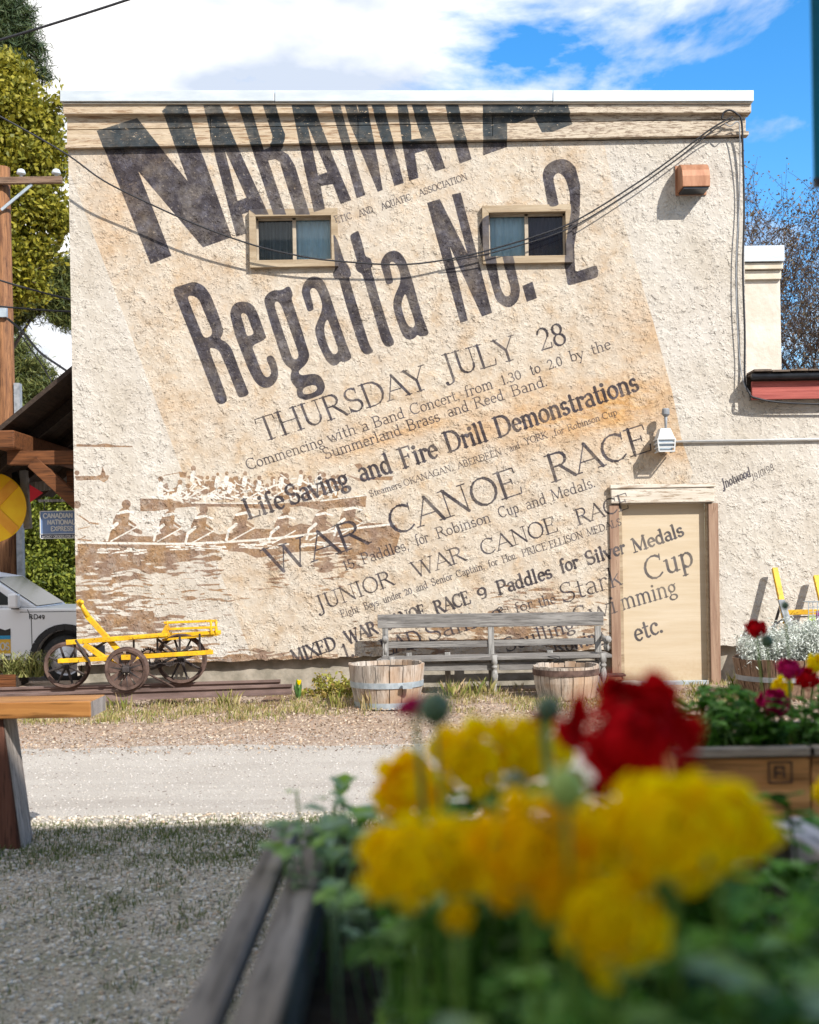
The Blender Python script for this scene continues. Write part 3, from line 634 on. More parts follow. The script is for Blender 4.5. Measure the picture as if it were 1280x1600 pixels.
        if kind == 'board': inkc = g.ramp(g.noise(12, 4), [(0.3, (0.012, 0.018, 0.022)), (0.7, (0.03, 0.042, 0.05))])
        else: inkc = g.ramp(g.noise(12, 4), [(0.3, (0.035, 0.03, 0.032)), (0.7, (0.085, 0.08, 0.088))])
        brnc = g.ramp(g.noise(4, 4), [(0.35, (0.25, 0.15, 0.075)), (0.6, (0.19, 0.125, 0.088))])
        wear = g.ramp(g.noise(34, 6, 0.75, g.map((.6, 1, 1.4))), [(0.615, 1.0), (0.635, 0.0)] if kind == 'board' else [(0.66, 1.0), (0.72, 0.3)])
        if kind != 'board': brn = g.math('MULTIPLY', brn, 0.0); wht = g.math('MULTIPLY', wht, 0.0)
        wear = g.math('MULTIPLY', wear, 1.0)
    c = g.mix(g.math('MULTIPLY', brn, g.ramp(g.noise(11, 6, 0.7), [(0.34, 0.62), (0.52, 1.0)])), basec, brnc)
    c = g.mix(g.math('MULTIPLY', wht, 0.92), c, (0.55, 0.515, 0.455))
    fade = g.ramp(g.noise(3.2, 6, 0.7), [(0.35, 0.80), (0.55, 1.0)])
    c = g.mix(g.math('MULTIPLY', g.math('MULTIPLY', ink, wear), g.math('MULTIPLY', fade, 0.97)), c, inkc)
    g.col(c); return g.m
M_ST = mural_mat('painted_stucco', 'stucco'); M_BD = mural_mat('painted_board', 'board'); M_DOOR = mural_mat('painted_door', 'door')
M_HD = mural_mat('peeling_header', 'header'); M_JB = mural_mat('weathered_jamb', 'jamb'); M_WN = mural_mat('window_casing_paint', 'window')
# ------------------------------------------------------------------ materials
M_FOUND = simple('foundation_concrete', (0.20,0.18,0.14), (0.36,0.32,0.26), 6, 0.9, bump=0.006, bscale=20)
M_COPE = simple('coping_metal', (0.47,0.51,0.53), (0.58,0.61,0.62), 3, 0.35, 0.35, stretch=(1,1,4))
M_SIDE = simple('plain_stucco', (0.50,0.44,0.36), (0.58,0.53,0.46), 5, 0.9, bump=0.01, bscale=12)
M_CREAM = simple('cream_paint', (0.48,0.41,0.31), (0.57,0.51,0.41), 9, 0.7, bump=0.002)
M_ALU = simple('bronze_window_frame', (0.30,0.24,0.17), (0.42,0.35,0.26), 12, 0.45)
M_BLUE = simple('pale_blue_curtain', (0.40,0.56,0.62), (0.52,0.66,0.70), 3, 0.9, stretch=(8,8,.3))
M_DARKC = simple('dark_curtain', (0.06,0.08,0.085), (0.13,0.155,0.16), 3, 0.9, stretch=(14,8,.3))
M_PURP = simple('painted_dim_room', (0.03,0.035,0.055), (0.085,0.065,0.09), 2.5, 0.9)  # darkness of an unlit interior put into the colour of a window sheet
M_BLACK = simple('black_metal', (0.012,0.014,0.018), (0.03,0.033,0.04), 8, 0.4, 0.3)
M_WIRE = simple('black_cable', (0.015,0.015,0.018), None, rough=0.6)
M_COPPER = simple('rusty_copper', (0.25,0.105,0.05), (0.36,0.175,0.095), 9, 0.55, 0.2, stretch=(2,1,.4), bump=0.001)
M_WHITE = simple('white_enamel', (0.45,0.455,0.45), (0.56,0.56,0.54), 10, 0.5)
M_GREYPL = simple('grey_plastic', (0.16,0.17,0.18), (0.28,0.29,0.30), 10, 0.5)
M_RED = simple('faded_red_board', (0.24,0.045,0.035), (0.36,0.085,0.065), 8, 0.7, stretch=(.2,1,4), bump=0.003, bscale=30)
M_SHIN = simple('shingles', (0.06,0.045,0.035), (0.16,0.12,0.09), 14, 0.95, bump=0.01)
M_BEAM = wood('stained_beam', (0.06,0.022,0.008), (0.17,0.062,0.02), 0, 26)
M_SOFFIT = wood('dark_soffit', (0.022,0.014,0.010), (0.05,0.034,0.024), 1, 20)
M_POLE = wood('utility_pole_wood', (0.085,0.034,0.016), (0.27,0.125,0.052), 2, 22)
M_ARM = wood('grey_crossarm', (0.12,0.07,0.045), (0.27,0.18,0.12), 0, 22)
M_GREYW = wood('silver_grey_wood', (0.10,0.092,0.085), (0.29,0.275,0.255), 0, 34, c3=(0.14,0.13,0.12))
M_GREYV = wood('silver_grey_wood_upright', (0.14,0.135,0.125), (0.36,0.345,0.32), 2, 34)
M_BARREL = wood('weathered_stave', (0.25,0.205,0.165), (0.56,0.50,0.43), 2, 30, c3=(0.34,0.21,0.12))
M_BARREL2 = wood('reddish_stave', (0.10,0.055,0.035), (0.30,0.20,0.135), 2, 26)
M_GALV = simple('galvanised_hoop', (0.30,0.35,0.38), (0.45,0.50,0.53), 14, 0.5, 0.5)
M_RUST = simple('rusty_steel', (0.055,0.032,0.025), (0.15,0.095,0.075), 12, 0.7, 0.3, bump=0.002)
M_RAIL = simple('rail_steel', (0.10,0.065,0.055), (0.22,0.15,0.13), 7, 0.65, 0.3, stretch=(.4,1,1), bump=0.003)
M_IRON = simple('dark_cast_iron', (0.03,0.026,0.026), (0.085,0.07,0.066), 12, 0.6, 0.4)
def worn_yellow():
    g = G('worn_yellow_paint', 0.5, 0, 0.3)
    c = g.ramp(g.noise(6, 5), [(0.3, (0.50, 0.27, 0.008)), (0.7, (0.74, 0.45, 0.012))])
    c = g.mix(g.ramp(g.noise(38, 6, 0.75), [(0.585, 0.0), (0.62, 0.9)]), c, (0.11, 0.05, 0.022))
    c = g.mix(g.ramp(g.noise(14, 5, 0.7), [(0.48, 0.0), (0.70, 0.5)]), c, (0.26, 0.15, 0.04))
    g.col(c); g.bump(g.noise(38, 4), 0.002); return g.m
M_YEL = worn_yellow()
M_YELS = simple('yellow_sign', (0.90,0.50,0.004), (0.95,0.60,0.008), 6, 0.6)
M_ORS = simple('faded_orange_paint', (0.80,0.33,0.02), (0.86,0.42,0.03), 9, 0.6)
M_SOIL = simple('dark_soil', (0.02,0.013,0.009), (0.06,0.042,0.03), 30, 0.95, bump=0.01)
M_TERRA = simple('terracotta', (0.30,0.11,0.06), (0.42,0.19,0.11), 12, 0.8)
M_POT = simple('chalky_pot', (0.52,0.48,0.40), (0.64,0.60,0.52), 10, 0.8)
M_SIGNB = simple('enamel_blue_sign', (0.10,0.165,0.30), (0.16,0.23,0.37), 6, 0.5)
M_SIGNW = simple('sign_lettering', (0.58,0.58,0.55), None, rough=0.6)
M_NAVY = simple('navy_band', (0.02,0.03,0.07), None, rough=0.5)
M_FLAGR = simple('red_flag', (0.62,0.015,0.03), (0.7,0.03,0.05), 5, 0.7)
M_CARW = simple('truck_silver_paint', (0.74,0.75,0.76), (0.78,0.79,0.80), 1.0, 0.3, 0.0)
M_TYRE = simple('tyre_rubber', (0.012,0.012,0.013), (0.03,0.03,0.03), 20, 0.8)
M_CHROME = simple('wheel_alloy', (0.5,0.5,0.52), None, rough=0.3, metal=0.9)
M_TRIMB = simple('black_trim', (0.012,0.012,0.013), None, rough=0.5)
M_GOLD = simple('decal_gold', (0.62,0.36,0.03), None, rough=0.4)
M_TEAL = simple('teal_cloth', (0.0,0.13,0.21), (0.0,0.17,0.26), 5, 0.8)
M_TABLE = wood('varnished_plank', (0.22,0.085,0.022), (0.42,0.20,0.06), 0, 18, rough=0.45)
M_TABEND = wood('grey_plank_end', (0.16,0.13,0.11), (0.33,0.29,0.26), 2, 30)
M_LEGR = wood('red_brown_leg', (0.09,0.035,0.022), (0.17,0.075,0.05), 2, 20)
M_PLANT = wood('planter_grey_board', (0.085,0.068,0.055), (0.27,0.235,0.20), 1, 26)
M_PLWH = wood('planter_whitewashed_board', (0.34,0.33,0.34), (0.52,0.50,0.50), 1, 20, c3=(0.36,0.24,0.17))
M_CRATE = wood('orange_brown_crate', (0.42,0.16,0.04), (0.76,0.40,0.15), 0, 16)
M_CRTOP = wood('crate_top_rim', (0.30,0.24,0.18), (0.48,0.40,0.32), 0, 20)
M_BOUNCE = simple('bounce_white', (0.72,0.71,0.68), (0.80,0.79,0.76), 4, 0.9)  # white chosen to bounce light onto the shaded flowers
def glass(name):
    g = G(name, 0.03, 0, 0.5)
    tr = g.n('ShaderNodeBsdfTransparent'); tr.inputs[0].default_value = (0.92, 0.96, 0.97, 1)
    gl = g.n('ShaderNodeBsdfGlossy'); gl.inputs['Roughness'].default_value = 0.02
    fr = g.n('ShaderNodeFresnel'); fr.inputs[0].default_value = 1.5
    ms = g.n('ShaderNodeMixShader'); g.link(fr.outputs[0], ms.inputs[0]); g.link(tr.outputs[0], ms.inputs[1]); g.link(gl.outputs[0], ms.inputs[2])
    g.link(ms.outputs[0], g.t.nodes['Material Output'].inputs[0]); return g.m
M_GLASS = glass('window_glass')
M_CARGL = simple('tinted_car_glass', (0.012,0.018,0.02), None, rough=0.12, spec=0.3)

# ------------------------------------------------------------------ ground
def ground_mat(name, cols, scale, speck=None, bump=0.01, big=None):
    g = G(name, 0.95, 0, 0.1)
    c = g.ramp(g.noise(scale, 5, 0.75), [(0.30, cols[0]), (0.5, cols[1]), (0.70, cols[2])])
    if big: c = g.mix(g.ramp(g.noise(big[0], 5, 0.6), [(0.42, 0.0), (0.62, big[2])]), c, big[1])
    if name == 'pale_gravel_road': c = g.mix(g.ramp(g.noise(2.2, 5, 0.6, g.map((0.12, 1.5, 1))), [(0.40, 0.30), (0.55, 0.0)]), c, (0.25, 0.22, 0.19))
    if speck: c = g.mix(g.ramp(g.noise(speck[0], 2, 0.5), [(speck[2], 0.0), (speck[2]+0.04, 0.85)]), c, speck[1])
    g.col(c); g.bump(g.noise(scale*1.2, 4, 0.7), bump); return g.m
M_EARTH = ground_mat('dry_earth', ((0.20,0.14,0.10), (0.34,0.26,0.20), (0.46,0.38,0.31)), 40, (90, (0.10,0.06,0.04), 0.66), big=(1.5, (0.27,0.19,0.13), 0.5))
M_ROAD = ground_mat('pale_gravel_road', ((0.27,0.245,0.21), (0.41,0.375,0.33), (0.50,0.465,0.415)), 75, (60, (0.11,0.095,0.085), 0.66), 0.008, big=(1.2, (0.34,0.305,0.265), 0.5))
M_FORE = ground_mat('dark_gravel', ((0.20,0.17,0.12), (0.42,0.365,0.28), (0.60,0.53,0.43)), 70, (120, (0.06,0.055,0.045), 0.6), 0.012, big=(2.6, (0.15,0.165,0.085), 0.55))
def gz(x, y):
    if y > 15 and x < -3.0: return -0.55 * min(1, (y-15)/4.0)
    return 0.0
xs = [-900,-300,-100,-40,-20,-12,-8,-6,-5,-4,-3.2,-2.9,-2,0,2,4,6,8,12,20,40,100,300,900]
ys = [-100,-30,-10,-5,0,3,6,9,12,13.6,15,16,17,18,19,20,21,22,26,32,45,80,200,700,2000]
b = MB(); vs = [(x, y, gz(x, y)-0.012) for y in ys for x in xs]; nx = len(xs)
b.add(vs, [(j*nx+i, j*nx+i+1, (j+1)*nx+i+1, (j+1)*nx+i) for j in range(len(ys)-1) for i in range(nx-1)])
struct(b.obj('ground', M_EARTH))
def sheet(name, m, x0, x1, fy0, fy1, z, n=90):
    b = MB(); rr_ = random.Random(hash(name) % 99 if False else len(name))
    vs = []
    for i in range(n+1):
        x = x0+(x1-x0)*i/n; vs += [(x, fy0(x)+rr_.uniform(-.03, .03), z), (x, fy1(x)+rr_.uniform(-.05, .05), z)]
    b.add(vs, [(2*i, 2*i+2, 2*i+3, 2*i+1) for i in range(n)]); return struct(b.obj(name, m))
sheet('road', M_ROAD, -30, 30, lambda x: 6.62-0.02*x, lambda x: 9.35-.02*x+.05*math.sin(x*3), 0.0)
sheet('gravel_yard', M_FORE, -20, 20, lambda x: -8, lambda x: 6.6-.02*x+.04*math.sin(x*5), 0.004)

# ------------------------------------------------------------------ the painted building
XL = P(113, 600).x; XR = P(1164, 420).x; XW = P(1520, 600).x
BO = (XL, WALL, 0)
bld = thing('stucco_building', 'cream stucco building whose wall carries the tilted painted regatta poster', 'building', BO)
def rect(x0, y0, x1, y1):
    a, c = P(x0, y1), P(x1, y0); return a.x, a.z, c.x, c.z
W1 = rect(400, 337, 519, 410); W2 = rect(763, 331, 884, 404); DR = rect(961, 786, 1117, 1090)
DR = (DR[0], -0.05, DR[2], DR[3])
def zb(x):
    zl, zr = P(130, 1040), P(1130, 1009); t = (x-zl.x)/(zr.x-zl.x)
    return zl.z+(zr.z-zl.z)*min(t, 1.05)
ZT = P(640, 225).z; ZW = P(1200, 612).z
b = MB()
xb = sorted(set([round(XL+i*.1, 4) for i in range(int((XW-XL)/.1)+1)] + [XR, W1[0], W1[2], W2[0], W2[2], DR[0], DR[2]]))
zbk = sorted([W1[1], W1[3], W2[1], W2[3], DR[3], ZW, 1.0, ZT])
rr = random.Random(5); prevj = 0
for i in range(len(xb)-1):
    x0, x1 = xb[i], xb[i+1]
    if x1-x0 < 1e-4: continue
    j0, prevj = prevj, rr.uniform(-.012, .012); j1 = prevj
    lv = [None]+zbk
    for k in range(len(lv)-1):
        zl = lv[k]; zt = lv[k+1]; xm = (x0+x1)/2
        za = (zb(x0)+j0, zb(x1)+j1) if zl is None else (zl, zl)
        zm = (za[0]+zt)/2
        if xm > XR and zt > ZW+.001: continue
        if any(r_[0] < xm < r_[2] and r_[1] < zm < r_[3] for r_ in (W1, W2)): continue
        if DR[0] < xm < DR[2] and zm < DR[3]: continue
        b.add([(x0, WALL, za[0]), (x1, WALL, za[1]), (x1, WALL, zt), (x0, WALL, zt)], [(0, 1, 2, 3)])
        if zl is None:
            b.add([(x0, WALL, za[0]), (x1, WALL, za[1]), (x1, WALL+.14, za[1]), (x0, WALL+.14, za[0])], [(3, 2, 1, 0)])
b.obj('stucco_wall', M_ST, bld, uv=True)
for r_ in (W1, W2, (DR[0], 0, DR[2], DR[3])):
    b = MB(); x0, z0, x1, z1 = r_; ya, yb = WALL, WALL+.16
    b.add([(x0,ya,z0),(x0,yb,z0),(x0,yb,z1),(x0,ya,z1)], [(0,1,2,3)]); b.add([(x1,ya,z0),(x1,yb,z0),(x1,yb,z1),(x1,ya,z1)], [(3,2,1,0)])
    b.add([(x0,ya,z1),(x0,yb,z1),(x1,yb,z1),(x1,ya,z1)], [(0,1,2,3)]); b.add([(x0,ya,z0),(x0,yb,z0),(x1,yb,z0),(x1,ya,z0)], [(3,2,1,0)])
    b.obj('opening_reveal', M_SIDE, bld)
b = MB(); zt = P(640, 160).z
b.add([(XL,WALL,.2),(XL,WALL+8,.2),(XL,WALL+8,zt),(XL,WALL,zt)], [(0,1,2,3)])
b.add([(XR,WALL,ZW-.1),(XR,WALL+8,ZW-.1),(XR,WALL+8,zt),(XR,WALL,zt)], [(3,2,1,0)])
b.add([(XL,WALL+8,0),(XR,WALL+8,0),(XR,WALL+8,zt),(XL,WALL+8,zt)], [(3,2,1,0)])
b.add([(XW,WALL,0),(XW,WALL+8,0),(XW,WALL+8,ZW),(XW,WALL,ZW)], [(3,2,1,0)])
b.obj('side_wall', M_SIDE, bld)
MB().box((XL, WALL+.02, zt-.1), (XR, WALL+8, zt)).obj('roof', M_SHIN, bld)
b = MB()
for xa, xc in ((XL+.02, DR[0]), (DR[2], XW)):
    b.box((xa, WALL+.11, -.1), (xc, WALL+.4, zb(xc if xc < 3 else 3)+.12))
b.obj('foundation', M_FOUND, bld, bevel=.01)
def band(name, m, yl0, yl1, yr0, yr1, d0, xa=104, xc=1168, uv=False, bev=.004):
    a, b_, c, d = P(xa, yl1), P(xc, yr1), P(xc, yr0), P(xa, yl0)
    mb = MB().prism([(a.x, a.z), (b_.x, b_.z), (c.x, c.z), (d.x, d.z)], WALL-d0, WALL+.05)
    return mb.obj(name, m, bld, uv=uv, bevel=bev)
for xa, xc in ((100, 431), (432, 861), (862, 1172)):
    band('coping_cap', M_COPE, 149, 166, 149, 165.5, .15, xa, xc)
band('drip_edge', M_CREAM, 167, 169, 166, 168, .125, 103, 1170)
band('cornice_board', M_BD, 169.5, 183, 168.5, 181, .105, 103, 1170, uv=True)
def lerp(a, b_, t): return a+(b_-a)*t
segs = [106, 330, 560, 770, 1165]
for i in range(4):
    xa, xc = segs[i], segs[i+1]-.8; ta, tc_ = (xa-104)/1064, (xc-104)/1064
    ua, uc = lerp(205, 188, ta)-1, lerp(205, 188, tc_)-1
    band('frieze_board', M_BD, 182, ua, 180, uc, .032, xa, xc, uv=True, bev=.003)
    la, lc = lerp(228, 207, ta), lerp(228, 207, tc_)
    band('frieze_board', M_BD, ua+1.4, la, uc+1.4, lc, .038, xa, xc, uv=True, bev=.003)
band('lip_moulding', M_BD, 228.6, 234, 207.6, 213.5, .062, 104, 1168, uv=True)

def window(r_, dark_left, px):
    x0, z0, x1, z1 = r_; cx = (x0+x1)/2
    f = MB()
    tk = .07; e = .062
    # mitred casing of four boards
    for q in ([(x0-e,z1+tk),(x1+e,z1+tk),(x1-.01,z1-.01),(x0+.01,z1-.01)], [(x0-e,z0-tk),(x0+.01,z0+.01),(x1-.01,z0+.01),(x1+e,z0-tk)],
              [(x0-e,z0-tk),(x0-e,z1+tk),(x0+.01,z1-.01),(x0+.01,z0+.01)], [(x1+e,z0-tk),(x1-.01,z0+.01),(x1-.01,z1-.01),(x1+e,z1+tk)]):
        f.prism(q, WALL-.06, WALL+.02)
    fr = f.obj('window', M_WN, bld, uv=True, bevel=.003)
    fr['label'] = 'window with its dark pane on the ' + ('left' if dark_left else 'right')
    s = MB(); t = .028
    for a, c in (((x0,z0),(x0+t,z1)), ((x1-t,z0),(x1,z1)), ((x0,z1-t),(x1,z1)), ((x0,z0),(x1,z0+t*1.3)), ((cx-.02,z0),(cx+.02,z1))):
        s.box((a[0], WALL+.045, a[1]), (c[0], WALL+.085, c[1]))
    s.obj('sash_frame', M_ALU, fr, bevel=.002)
    for k, (a, c) in enumerate(((x0+t, cx-.02), (cx+.02, x1-t))):
        MB().add([(a,WALL+.065,z0+t),(c,WALL+.065,z0+t),(c,WALL+.065,z1-t),(a,WALL+.065,z1-t)], [(0,1,2,3)]).obj('pane', M_GLASS, fr)
        cu = MB(); n = 26; vs = []
        for i in range(n+1):
            x = a-.02+(c-a+.04)*i/n; yy = WALL+.11+.012*math.sin(i*1.9)+.006*math.sin(i*.7)
            vs += [(x, yy, z0), (x, yy, z1)]
        cu.add(vs, [(2*i, 2*i+2, 2*i+3, 2*i+1) for i in range(n)])
        isd = (k == 0) == dark_left
        cu.obj('curtain_or_dim_sheet', (M_DARKC if dark_left else M_PURP) if isd else M_BLUE, fr, smooth=True)
    return fr
window(W1, True, 1); window(W2, False, 2)

# door
x0, z0, x1, z1 = DR
dl, dr = P(972, 900).x, P(1105, 900).x
door = MB().box((dl, WALL+.07, .03), (dr, WALL+.11, z1)).obj('door', M_DOOR, bld, uv=True)
MB().box((dl, WALL+.0, -.02), (dr, WALL+.12, .03)).obj('threshold', M_GALV, bld, bevel=.003)
j = MB().box((x0-.03, WALL-.03, -.02), (x0+.075, WALL+.06, z1-.002)).obj('door_jamb', M_JB, bld, uv=True, bevel=.005)
MB().box((x0+.076, WALL+.0, -.02), (dl+.012, WALL+.069, z1-.002)).obj('door_stop', M_WN, bld, uv=True, bevel=.002)
MB().box((dr, WALL+.0, -.02), (dr+.02, WALL+.069, z1-.002)).obj('door_stop', M_WN, bld, uv=True, bevel=.002)
MB().box((dr+.021, WALL-.03, -.02), (x1+.03, WALL+.06, z1-.002)).obj('door_jamb', M_JB, bld, uv=True, bevel=.005)
q = rect(954, 757, 1114, 787)
MB().box((q[0], WALL-.06, q[1]), (q[2], WALL+.03, q[3])).obj('door_header', M_HD, bld, uv=True, bevel=.008)
MB().box((q[0]-.01, WALL-.075, q[3]-.03), (q[2]+.01, WALL-.02, q[3]+.012)).obj('header_cap', M_HD, bld, uv=True, bevel=.006)
q = rect(146, 1008, 164, 1025)
v_ = MB().box((q[0], WALL-.012, q[1]), (q[2], WALL+.03, q[3])).obj('crawl_vent', M_BLACK, bld)

# rear section seen over the wing, and the wing's eave
def pbox(px0, py0, px1, py1, D, dep, m, name, par, bev=.004):
    a, c = P(px0, py1, D), P(px1, py0, D)
    return MB().box((a.x, D, a.z), (c.x, D+dep, c.z)).obj(name, m, par, bevel=bev)
pbox(1140, 430, 1219, 640, 16.0, 3, M_SIDE, 'rear_wall', bld)
pbox(1140, 383, 1226, 409, 15.86, 3.2, M_COPE, 'rear_coping', bld)
pbox(1140, 410, 1224, 421, 15.9, 3.1, M_CREAM, 'rear_cornice_board', bld)
pbox(1140, 422, 1221, 437, 15.95, 3.1, M_CREAM, 'rear_frieze_board', bld)
a, c = P(1170, 627, WALL), P(1520, 602, WALL)
MB().box((a.x, WALL-.14, a.z), (c.x, WALL-.10, a.z+.20)).obj('fascia_board', M_RED, bld, bevel=.003)
MB().add([(a.x,WALL-.14,a.z+.01),(c.x,WALL-.14,a.z+.01),(c.x,WALL+.02,a.z+.01),(a.x,WALL+.02,a.z+.01)], [(0,1,2,3)]).obj('soffit', M_SOFFIT, bld)
g_b = MB().tube([(a.x-.02, WALL-.2, a.z+.245), (c.x, WALL-.2, a.z+.245)], .034, 10); g_b.obj('gutter', M_BLACK, bld, smooth=True)
b = MB(); rr = random.Random(2)
for i in range(26):
    xx = a.x+i*.2; b.box((xx, WALL-.24, a.z+.29+rr.uniform(0, .008)), (xx+.19, WALL+.4, a.z+.31+rr.uniform(0, .01)))
b.box((a.x, WALL-.16, a.z+.27), (c.x, WALL+4, a.z+.289))
b.obj('wing_roof', M_SHIN, bld)

# hood, lamp, conduit
q = rect(1058, 262, 1100, 303); d = .27; zc = q[3]
t = thing('vent_hood', 'rusty copper brown vent hood high on the right of the wall', 'vent', (q[0], WALL, q[1]))
prof = [(0, zc), (-.12, zc), (-.19, zc-.03), (-d+.02, zc-.10), (-d, zc-.17), (-d, q[1]), (0, q[1])]
b = MB(); n = len(prof)
b.add([(q[0], WALL+y, z) for y, z in prof]+[(q[2], WALL+y, z) for y, z in prof], [tuple(range(n)), tuple(range(2*n-1, n-1, -1))]+[(i, i+n, i+n+1, i+1) for i in range(n-1)])
b.obj('cowl', M_COPPER, t, bevel=.006)
MB().box((q[0]-.02, WALL-.02, q[1]-.02), (q[2]+.02, WALL-.002, zc+.02)).obj('flange', M_COPPER, t, bevel=.003)
MB().box((q[0]+.015, WALL-d+.015, q[1]-.02), (q[2]-.015, WALL-.03, q[1]+.001)).obj('flap', M_BLACK, t)

lc = P(1034, 690); ly0 = WALL-.25
t = thing('wall_lamp', 'white caged security lamp with photocell above the door', 'lamp', (lc.x, WALL, lc.z))
a0 = P(1034, 672); a1 = P(1034, 690); a2 = P(1034, 708)
b = MB(); w0, w1, w2 = .055, .098, .085
def ring(x, z, hw, ya, yb): return [(x-hw, ya, z), (x+hw, ya, z), (x+hw, yb, z), (x-hw, yb, z)]
vs = ring(a0.x, a0.z, w0, ly0+.05, WALL-.06)+ring(a1.x, a1.z, w1, ly0-.01, WALL-.03)
b.add(vs, [(4,5,1,0),(5,6,2,1),(6,7,3,2),(7,4,0,3),(0,1,2,3)]); b.obj('housing', M_WHITE, t, bevel=.006)
b = MB(); vs = ring(a1.x, a1.z-.004, w1-.012, ly0+.004, WALL-.04)+ring(a2.x, a2.z+.01, w2-.012, ly0+.03, WALL-.05)
b.add(vs, [(4,5,1,0),(5,6,2,1),(6,7,3,2),(7,4,0,3),(7,6,5,4)]); b.obj('lens', simple('lamp_lens', (0.36,0.44,0.52), (0.46,0.54,0.60), 10, 0.15), t)
b = MB()
for k in range(4):
    z = lerp(a1.z+.005, a2.z, k/3); hw = lerp(w1, w2, k/3)
    for p, q_ in (((-hw, ly0), (hw, ly0)), ((hw, ly0), (hw, WALL-.04)), ((-hw, ly0), (-hw, WALL-.04))):
        b.beam((a1.x+p[0], p[1]-.005, z), (a1.x+q_[0], q_[1]-.005, z), .012, .014)
for s in (-1, 1): b.beam((a1.x+s*w1*.98, ly0-.005, a1.z), (a1.x+s*w2*.98, ly0-.005, a2.z), .014, .012)
b.obj('cage', M_WHITE, t)
st = P(1036, 675); sp_ = P(1036, 650); sq = P(1036, 640)
MB().tube([(st.x, WALL-.15, st.z), (sp_.x, WALL-.15, sp_.z)], [.012, .02], 8).obj('stem', M_GREYPL, t, smooth=True)
MB().lathe([(0,.0),(.026,.0),(.043,.02),(.043,.075),(.036,.085),(0,.085)], (sp_.x, WALL-.15, sp_.z-.02), 14).obj('photocell', M_GREYPL, t, smooth=False)
MB().tube([(lc.x, WALL, lc.z), (lc.x, WALL-.12, lc.z)], .03, 8).obj('mounting_arm', M_GREYPL, t)
p0, p1 = P(1048, 690.5), P(1520, 691)
o = MB().tube([(p0.x, WALL-.03, p0.z), (p1.x, WALL-.03, p0.z)], .014, 8).obj('conduit', M_WHITE, None, smooth=True)
tag(top(o, (p0.x, WALL-.03, p0.z)), 'thin cream conduit running right from the caged lamp', 'conduit')

# cables on the wall
def curve(pts, n=6):
    pts = [Vector(p) for p in pts]; o = []
    for i in range(len(pts)-1):
        p0, p1, p2, p3 = pts[max(i-1, 0)], pts[i], pts[i+1], pts[min(i+2, len(pts)-1)]
        for k in range(n):
            t = k/n; o.append(0.5*((2*p1)+(p2-p0)*t+(2*p0-5*p1+4*p2-p3)*t*t+(3*p1-p0-3*p2+p3)*t**3))
    return o+[pts[-1]]
def cable(name, pts, r, label, m=M_WIRE, cat='cable', group=None, n=5):
    p = curve([P(x, y, d) for x, y, d in pts], n)
    o = MB().tube(p, r, 6).obj(name, m, None, smooth=True); top(o, p[0]); return tag(o, label, cat, group)
Wd = lambda k: WALL-k
cable('service_cable', [(-60,150,Wd(.5)),(30,198,Wd(.35)),(106,242,Wd(.28)),(160,281,Wd(.26)),(225,314,Wd(.24)),(310,352,Wd(.23)),(400,384,Wd(.2)),(480,402,Wd(.17)),(530,408,Wd(.15)),(600,413,Wd(.13)),(650,412,Wd(.12)),(700,405,Wd(.1)),(755,393,Wd(.1)),(840,368,Wd(.1)),(905,342,Wd(.09)),(1000,283,Wd(.08)),(1060,240,Wd(.08)),(1110,202,Wd(.12)),(1145,182,Wd(.14))], .009, 'black cable sagging right across the painted poster wall')
cable('service_cable', [(698,408,Wd(.1)),(755,398,Wd(.12)),(840,375,Wd(.12)),(905,349,Wd(.11)),(1000,290,Wd(.1)),(1060,247,Wd(.1)),(1110,207,Wd(.13)),(1148,185,Wd(.14))], .007, 'shorter lower cable from the second window up to the roof corner')
cable('riser_cable', [(1128,186,Wd(.15)),(1131,176,Wd(.16)),(1141,172,Wd(.17)),(1152,178,Wd(.16)),(1159,190,Wd(.12)),(1161,240,Wd(.07)),(1163,330,Wd(.06)),(1161,420,Wd(.065)),(1164,520,Wd(.06)),(1164,590,Wd(.06)),(1170,612,Wd(.16)),(1182,622,Wd(.15)),(1240,630,Wd(.12)),(1400,633,Wd(.1))], .011, 'black looped cable going down the right corner of the wall')
cable('riser_cable', [(1133,193,Wd(.15)),(1142,197,Wd(.16)),(1152,190,Wd(.16)),(1156,205,Wd(.12)),(1156,300,Wd(.05)),(1151,400,Wd(.05)),(1151,480,Wd(.05)),(1156,560,Wd(.05)),(1163,600,Wd(.1)),(1172,616,Wd(.15))], .006, 'thin grey cable bowing left of the thick corner cable', M_GREYPL)
cable('overhead_line', [(-80,86,10),(60,44,10),(204,-2,10),(420,-75,10)], .011, 'overhead wire crossing the sky at the top left corner')
cable('overhead_line', [(-40,425,15.5),(30,447,15.5),(119,470,15.5),(180,480,15.5)], .012, 'upper of two wires between pole and wall')
cable('overhead_line', [(-40,475,15.6),(60,484,15.6),(119,487,15.6),(180,488,15.6)], .012, 'level wire below the sloping one beside the pole')
cable('overhead_line', [(12,498,15.4),(35,518,15.3),(62,550,15),(90,570,14.6),(114,586,14.2)], .016, 'wavy wire dropping from the pole to the awning')
cable('overhead_line', [(30,520,15.5),(62,565,15.3),(84,602,15)], .009, 'thin straight wire left of the wavy one')

